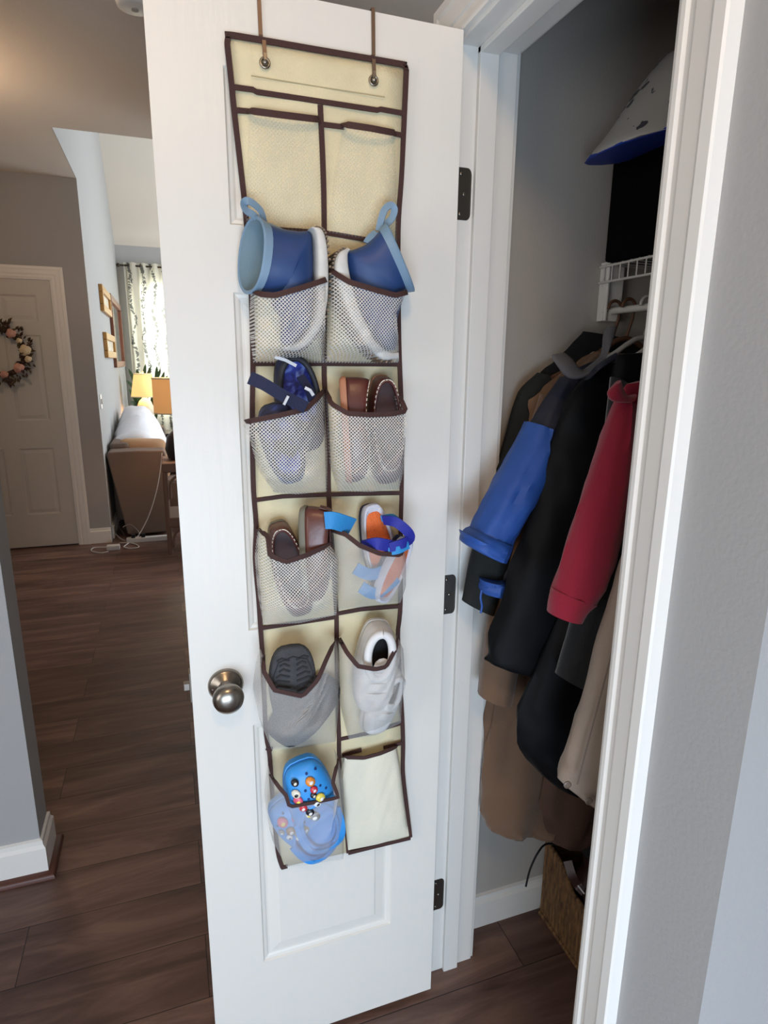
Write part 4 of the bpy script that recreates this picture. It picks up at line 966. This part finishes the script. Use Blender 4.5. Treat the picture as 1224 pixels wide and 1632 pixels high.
for k, (a, dr, r, col) in enumerate([(55, 0, .042, 'p'), (30, .0, .026, 'c'), (5, .01, .05, 'c'), (-15, .03, .03, 'c'), (-45, .0, .046, 'p'), (120, 0, .04, 'c'), (170, 0, .045, 'p'), (230, 0, .045, 'c'), (275, 0, .035, 'p')]):
    a = math.radians(a); p = cw+Vector((math.cos(a)*(RW+dr), -.03, math.sin(a)*(RW+dr))); mb = MB()
    for q in range(9):
        b = q*2.4; rr = r*.45*math.sqrt(q/9)
        mb.blob(p+Vector((math.cos(b)*rr, -.012*(1-q/9), math.sin(b)*rr)), r*.5, r*.3, r*.5, None, 8, 5)
    obj('bloom', mb, mat('pink_petal', (196, 146, 128), .8) if col == 'p' else mat('cream_petal', (208, 186, 150), .8), wr, smooth=True)

# frames on the bright wall
gold = mat('gold_frame', (168, 122, 62), .4, metal=.4, bump=.3, bscale=60)
brz = mat('bronze_frame', (112, 66, 44), .45, metal=.2, bump=.3, bscale=60)
mirror = mat('mirror_glass', (230, 230, 232), .04, metal=1)
mati = mat('picture_print', (200, 190, 170), .7, var=.25, vscale=14)
def wall_frame(name, label, cat, tl, bl, trr, m, inm, depth=.03, bw=.05):
    a = WX(*tl, LW); b = WX(*bl, LW); c_ = WX(*trr, LW)
    y0, y1, z1, z0 = a.y, c_.y, a.z, b.z
    t = thing(name, label, cat, (LW, (y0+y1)/2, z0))
    obj('frame', MB().box(LW, LW+depth, y0, y1, z0, z0+bw).box(LW, LW+depth, y0, y1, z1-bw, z1).box(LW, LW+depth, y0, y0+bw, z0+bw, z1-bw).box(LW, LW+depth, y1-bw, y1, z0+bw, z1-bw), m, t, bevel=.006)
    obj('picture' if cat == 'picture' else 'glass', MB().box(LW, LW+.012, y0+bw, y1-bw, z0+bw, z1-bw), inm, t)
wall_frame('picture_frame', 'upper small gold picture frame left of the tall mirror', 'picture', (156, 452), (160, 495), (170, 467), gold, mati, .035, .065)
wall_frame('picture_frame', 'lower small gold picture frame left of the tall mirror', 'picture', (163, 529), (167.5, 570), (178, 541), gold, mati, .035, .065)
wall_frame('wall_mirror', 'tall bronze-framed mirror on the bright side wall', 'mirror', (171, 467), (180, 586), (187.5, 486), brz, mirror, .035, .07)
p = WX(160.5, 640, LW); t = thing('wall_switch', 'white wall plate low on the bright side wall near the corner', 'switch', (LW, p.y, p.z))
obj('plate', MB().box(LW, LW+.006, p.y-.06, p.y+.06, p.z-.06, p.z+.06), white, t, bevel=.002)
obj('toggle', MB().box(LW+.006, LW+.012, p.y-.03, p.y-.01, p.z-.02, p.z+.02).box(LW+.006, LW+.012, p.y+.01, p.y+.03, p.z-.02, p.z+.02), mat('grey_plastic', (150, 146, 140), .5), t)
# window and curtain
struct('window_2', MB().box(-.25, -.19, YB+.02, YB+.08, .75, 2.55).box(.94, 1.0, YB+.02, YB+.08, .75, 2.55).box(-.19, .94, YB+.02, YB+.08, .75, .81).box(-.19, .94, YB+.02, YB+.08, 2.49, 2.55).box(.35, .4, YB+.02, YB+.08, .81, 2.49).box(-.19, .94, YB+.03, YB+.07, 1.62, 1.67), white)
struct('window_3', MB().box(3.36, 3.4, 5.5, 8.9, .78, .85).box(3.36, 3.4, 5.5, 8.9, 4.0, 4.07).box(3.36, 3.4, 5.5, 5.57, .85, 4.0).box(3.36, 3.4, 8.83, 8.9, .85, 4.0).box(3.36, 3.4, 7.1, 7.17, .85, 4.0), white)
def curtain_mat():
    M = bpy.data.materials.new('printed_curtain'); M.use_nodes = True; nt = M.node_tree; N = nt.nodes; L = nt.links
    tc = N.new('ShaderNodeTexCoord'); mp = N.new('ShaderNodeMapping'); mp.inputs['Scale'].default_value = (1, 1, 1); L.new(tc.outputs['UV'], mp.inputs[0])
    n = N.new('ShaderNodeTexNoise'); n.inputs['Scale'].default_value = 13; n.inputs['Detail'].default_value = 2; n.inputs['Distortion'].default_value = 2.5; L.new(mp.outputs[0], n.inputs['Vector'])
    wv = N.new('ShaderNodeTexWave'); wv.bands_direction = 'X'; wv.inputs['Scale'].default_value = 2.2; wv.inputs['Distortion'].default_value = 5; wv.inputs['Detail'].default_value = 1; L.new(mp.outputs[0], wv.inputs['Vector'])
    a = N.new('ShaderNodeMath'); a.operation = 'MULTIPLY'; L.new(n.outputs[0], a.inputs[0]); L.new(wv.outputs[0], a.inputs[1])
    r = N.new('ShaderNodeValToRGB'); r.color_ramp.elements[0].position = .40; r.color_ramp.elements[1].position = .47
    r.color_ramp.elements[0].color = lin((222, 216, 200)); r.color_ramp.elements[1].color = lin((110, 108, 104)); L.new(a.outputs[0], r.inputs[0])
    b = N['Principled BSDF']; L.new(r.outputs[0], b.inputs['Base Color']); b.inputs['Roughness'].default_value = .9
    tr = N.new('ShaderNodeBsdfTranslucent'); L.new(r.outputs[0], tr.inputs[0]); mx = N.new('ShaderNodeMixShader'); mx.inputs[0].default_value = .5
    L.new(b.outputs[0], mx.inputs[1]); L.new(tr.outputs[0], mx.inputs[2]); L.new(mx.outputs[0], N['Material Output'].inputs[0])
    return M
cu = thing('curtain', 'cream curtain with dark leafy print over the far window', 'curtain', (.2, 9.55, 0))
rows = []; us = []
for j in range(12):
    z = .05+(2.80-.05)*j/11; row = []
    for i in range(90):
        x = -.42+1.25*i/89; row.append(Vector((x, 9.52+.035*math.sin(i*.62)+.01*math.sin(i*.21+j*.3), z))); us.append((x, z))
    rows.append(row)
obj('curtain_panel', MB().grid(rows, uv=us), curtain_mat(), cu, smooth=True)
obj('curtain_rod', MB().tube([(-.47, 9.53, 2.76), (1.0, 9.53, 2.76)], .012, 8).blob((-.49, 9.53, 2.76), .025, .025, .025), mat('dark_bronze', (58, 46, 38), .5, metal=.5), cu, smooth=True)
# sofa
sofam = mat('taupe_upholstery', (116, 100, 90), .9, bump=.3, bscale=250)
sf = thing('sofa', 'taupe sofa along the bright wall, its flared arm facing the hall', 'sofa', (-.25, 6.7, 0))
am = MB(); pf = [(-.40, .02), (-.06, .02), (-.035, .70), (-.05, .75), (-.27, .757), (-.49, .752), (-.512, .73)]
n = len(pf); am.add([(x, 5.64, z) for x, z in pf]+[(x, 5.86, z) for x, z in pf], [tuple(range(n)), tuple(range(2*n-1, n-1, -1))]+[(i, (i+1) % n, (i+1) % n+n, i+n) for i in range(n)])
obj('arm', am, sofam, sf, bevel=.012)
am2 = MB(); am2.add([(x, 7.7, z) for x, z in pf]+[(x, 7.9, z) for x, z in pf], [tuple(range(n)), tuple(range(2*n-1, n-1, -1))]+[(i, (i+1) % n, (i+1) % n+n, i+n) for i in range(n)])
obj('arm', am2, sofam, sf, bevel=.012)
obj('sofa_back', MB().box(-.50, -.34, 5.86, 7.7, .1, .80), sofam, sf, bevel=.03)
obj('seat', MB().box(-.34, .28, 5.87, 7.69, .12, .45), sofam, sf, bevel=.03)
# cushions along the back
tanp = mat('tan_cushion_cloth', (186, 150, 116), .9, bump=.3, bscale=200, var=.06)
t = MB(); rib_loft(t, [(Vector((-.44, 5.98, .47)), Vector((-.02, 5.98, .47)), .05, 0), (Vector((-.46, 5.98, .55)), Vector((.0, 5.98, .55)), .10, 0), (Vector((-.45, 5.98, .70)), Vector((-.01, 5.98, .68)), .11, 0), (Vector((-.42, 5.98, .80)), Vector((-.04, 5.98, .79)), .08, 0), (Vector((-.38, 5.98, .825)), Vector((-.08, 5.98, .815)), .03, 0)], 24, .8, 4, fold=.12, seed=50, cap0=True)
tag(obj('cushion', t, tanp, smooth=True), 'tan cushion at the near end of the sofa behind its arm', 'cushion')
wbl = mat('white_blanket', (232, 232, 238), .95, bump=.4, bscale=60)
mb = MB(); rows = []
for k in range(14):
    y = 6.12+k*.115; hh = .79+.20*math.sin(min(1, k/9)*PI/2)+.03*math.sin(k*1.9); row = []
    for i in range(15):
        u = i/14; x = -.50+.62*u; z = .47+(hh-.47)*(1-abs(2*u-.62)**2.4 if u < .8 else max(.0, (1-abs(2*.8-.62)**2.4)*(1-(u-.8)*4)))
        z = max(z, .46)+.05*noise.noise(Vector((u*4, k*.7, 3)))
        row.append(Vector((x, y, z)))
    rows.append(row)
mb.grid(rows)
tag(obj('blanket', mb, wbl, smooth=True, solid=.02), 'white blanket heaped along the sofa toward the lamps', 'blanket')
# rattan table with orange-shaded lamp
ratt = mat('rattan_brown', (110, 82, 66), .7, bump=.4, bscale=150)
tb = thing('rattan_side_table', 'brown rattan side table at the door edge beside the sofa arm', 'side table', (.12, 5.2, 0))
obj('table_top', MB().box(-.07, .35, 5.0, 5.42, .66, .735), ratt, tb, bevel=.01)
for lx, ly in ((-.05, 5.02), (.33, 5.02), (-.05, 5.40), (.33, 5.40)):
    obj('leg', MB().tube([(lx, ly, 0), (lx, ly, .66)], .02, 10), ratt, tb, smooth=True)
obj('lower_shelf', MB().box(-.06, .34, 5.0, 5.42, .22, .30), ratt, tb, bevel=.008)
obj('arch_brace', MB().tube(catmull([(-.02, 5.02, .45), (0, 5.02, .6), (.14, 5.02, .65), (.28, 5.02, .6), (.3, 5.02, .45)], 5), .01, 8), ratt, tb, smooth=True)
obj('arch_brace', MB().tube(catmull([(-.02, 5.02, .05), (0, 5.02, .17), (.14, 5.02, .21), (.28, 5.02, .17), (.3, 5.02, .05)], 5), .01, 8), ratt, tb, smooth=True)
def shade_mat(name, col, strength):
    M = bpy.data.materials.new(name); M.use_nodes = True; nt = M.node_tree; b = nt.nodes['Principled BSDF']
    b.inputs['Base Color'].default_value = lin(col); b.inputs['Emission Color'].default_value = lin(col); b.inputs['Emission Strength'].default_value = strength; b.inputs['Roughness'].default_value = .8
    return M
def lamp(label, c, r0, r1, z0, z1, sm, base, basem, pw, group=None):
    t = thing('table_lamp', label, 'lamp', (c[0], c[1], base[0][1]))
    n = 28
    obj('lamp_shade', MB().grid([[Vector((c[0]+r*math.cos(i*2*PI/n), c[1]+r*math.sin(i*2*PI/n), z)) for i in range(n)] for r, z in ((r1, z1), ((r0+r1)/2, (z0+z1)/2), (r0, z0))], True), sm, t, smooth=True, solid=.003)
    obj('shade_trim', MB().ring((c[0], c[1], z1), r1, .006, (0, 0, 1), 28, 6).ring((c[0], c[1], z0), r0, .006, (0, 0, 1), 28, 6), mat('shade_trim_cream', (236, 222, 190), .7), t, smooth=True)
    obj('lamp_base', MB().lathe([(r, z) for r, z in base], (c[0], c[1], 0), (0, 0, 1), 24), basem, t, smooth=True)
    obj('finial', MB().blob((c[0], c[1], z1+.02), .012, .012, .018).tube([(c[0], c[1], base[-1][1]), (c[0], c[1], z1+.01)], .005, 6), mat('cream_ceramic', (220, 206, 178), .4), t, smooth=True)
    l = bpy.data.lights.new('lamp_bulb', 'POINT'); l.energy = pw; l.color = (1, .66, .36); l.shadow_soft_size = .04
    o = bpy.data.objects.new('lamp_bulb', l); C.objects.link(o); o.parent = t; o.location = (0, 0, (z0+z1)/2-base[0][1])
pl = W(243.5, 630, 5.2); z1 = W(258, 603, 5.2).z; z0 = W(258, 658, 5.2).z
lamp('table lamp with orange drum shade and dark base on the rattan table', (pl.x+.17, 5.21), .17, .17, z0, z1, shade_mat('orange_linen_shade', (208, 150, 92), .42),
     [(.05, .736), (.09, .745), (.11, .82), (.09, .92), (.04, .97), (.02, .99), (.015, 1.02)], mat('dark_ceramic', (34, 28, 32), .35), 4)
pc = W(229, 614, 8.25); z1 = W(229, 596, 8.25).z; z0 = W(229, 632, 8.25).z
tt = thing('end_table', 'dark end table at the far end of the sofa under the yellow lamp', 'side table', (-.2, 8.2, 0))
obj('table_top', MB().box(-.45, .15, 8.0, 8.5, .60, .64), mat('dark_table_wood', (52, 36, 28), .5), tt, bevel=.005)
for lx in (-.43, .13):
    for ly in (8.02, 8.48): obj('leg', MB().box(lx-.02, lx+.02, ly-.02, ly+.02, 0, .6), mat('dark_table_wood', (52, 36, 28), .5), tt)
lamp('table lamp with pleated yellow bell shade beyond the blanket', (pc.x, 8.25), .155, .105, z0, z1, shade_mat('yellow_pleated_shade', (236, 204, 130), .5),
     [(.06, .642), (.07, .66), (.03, .70), (.09, .80), (.11, .92), (.07, 1.02), (.03, 1.06), (.02, z0+.02)], mat('cream_ceramic', (220, 206, 178), .4), 8)
# plant
pt = thing('potted_plant', 'dark green leafy plant behind the yellow lamp before the curtain', 'plant', (-.25, 9.0, 0))
obj('pot', MB().lathe([(.12, 0), (.16, .3), (.17, .32), (.15, .32), (.14, .28), (.001, .28)], (-.25, 9.0, 0), (0, 0, 1)), mat('dark_pot', (50, 44, 40), .6), pt, smooth=True)
lfm = mat('plant_leaf_green', (52, 76, 40), .5)
mb = MB(); b0 = Vector((-.25, 9.0, .3))
for px, py in ((205, 588), (212, 602), (218, 588), (232, 580), (240, 584), (250, 583), (256, 588), (262, 592), (268, 598), (205, 620), (208, 640), (202, 606), (214, 628), (222, 596), (204, 652)):
    tip = W(px, py, 8.9+random.uniform(-.15, .15)); mid = (b0+tip)/2+Vector((random.uniform(-.05, .05), 0, .22))
    path = catmull([b0, mid, tip], 5); wv_ = [.012]+[.02+.04*math.sin(PI*min(1, i/10)) for i in range(1, 10)]+[.004]
    mb.ribbon(path, wv_, .002, (0, -1, .4))
obj('leaves', mb, lfm, pt)
# power strip, cables and adapter
wp = mat('white_plastic', (190, 186, 182), .5)
ps = thing('power_strip', 'white power strip on the floor under the sofa arm', 'power strip', (-.25, 5.45, 0))
obj('strip_body', MB().box(-.40, -.06, 5.43, 5.48, .0, .04), wp, ps, bevel=.004)
obj('plug', MB().box(-.36, -.33, 5.44, 5.47, .04, .07).box(-.28, -.25, 5.44, 5.47, .04, .07), blackm, ps)
cables = [('thin white cable running down the sofa arm to the power strip', [W(258, 722, 5.6), W(256, 745, 5.6), W(250, 780, 5.6), W(238, 820, 5.6), W(224, 848, 5.58), W(215, 860, 5.5)], 'w'),
          ('white cable looped on the floor beneath the power strip', [W(212, 862, 5.5), W(200, 875, 5.35), W(199, 882, 5.3), W(210, 884, 5.25), W(222, 878, 5.28), W(212, 869, 5.4), W(190, 866, 5.45)], 'w'),
          ('grey cable arcing over the floor by the wall corner', [W(183, 850, 5.56), W(195, 860, 5.45), W(210, 862, 5.45), W(222, 850, 5.55), W(208, 836, 5.58), W(196, 840, 5.57)], 'g'),
          ('thin white cord curling left of the power adapter', [WZ(173, 879, .01), WZ(160, 881, .01), WZ(146, 878, .01), WZ(150, 873, .01), WZ(172, 872, .01)], 'w'),
          ('black cable hanging in the gap behind the sofa arm', [W(186, 812, 5.6), W(188, 835, 5.58), W(196, 850, 5.56), W(202, 858, 5.5)], 'b')]
gcab = mat('grey_cable', (120, 114, 110), .5)
for lb, pts, q in cables:
    pts = [Vector((p.x, p.y, max(p.z, .006))) for p in pts]
    tag(obj('cable', MB().tube(catmull(pts, 6), .0045, 6), {'w': wp, 'g': gcab, 'b': blackm}[q], smooth=True), lb, 'cable', 'cables by the sofa')
a = WZ(181, 876, 0); tag(obj('power_adapter', MB().box(a.x-.05, a.x+.05, a.y-.03, a.y+.03, 0, .04), wp, bevel=.006), 'small white power adapter block on the floor by the corner baseboard', 'adapter')
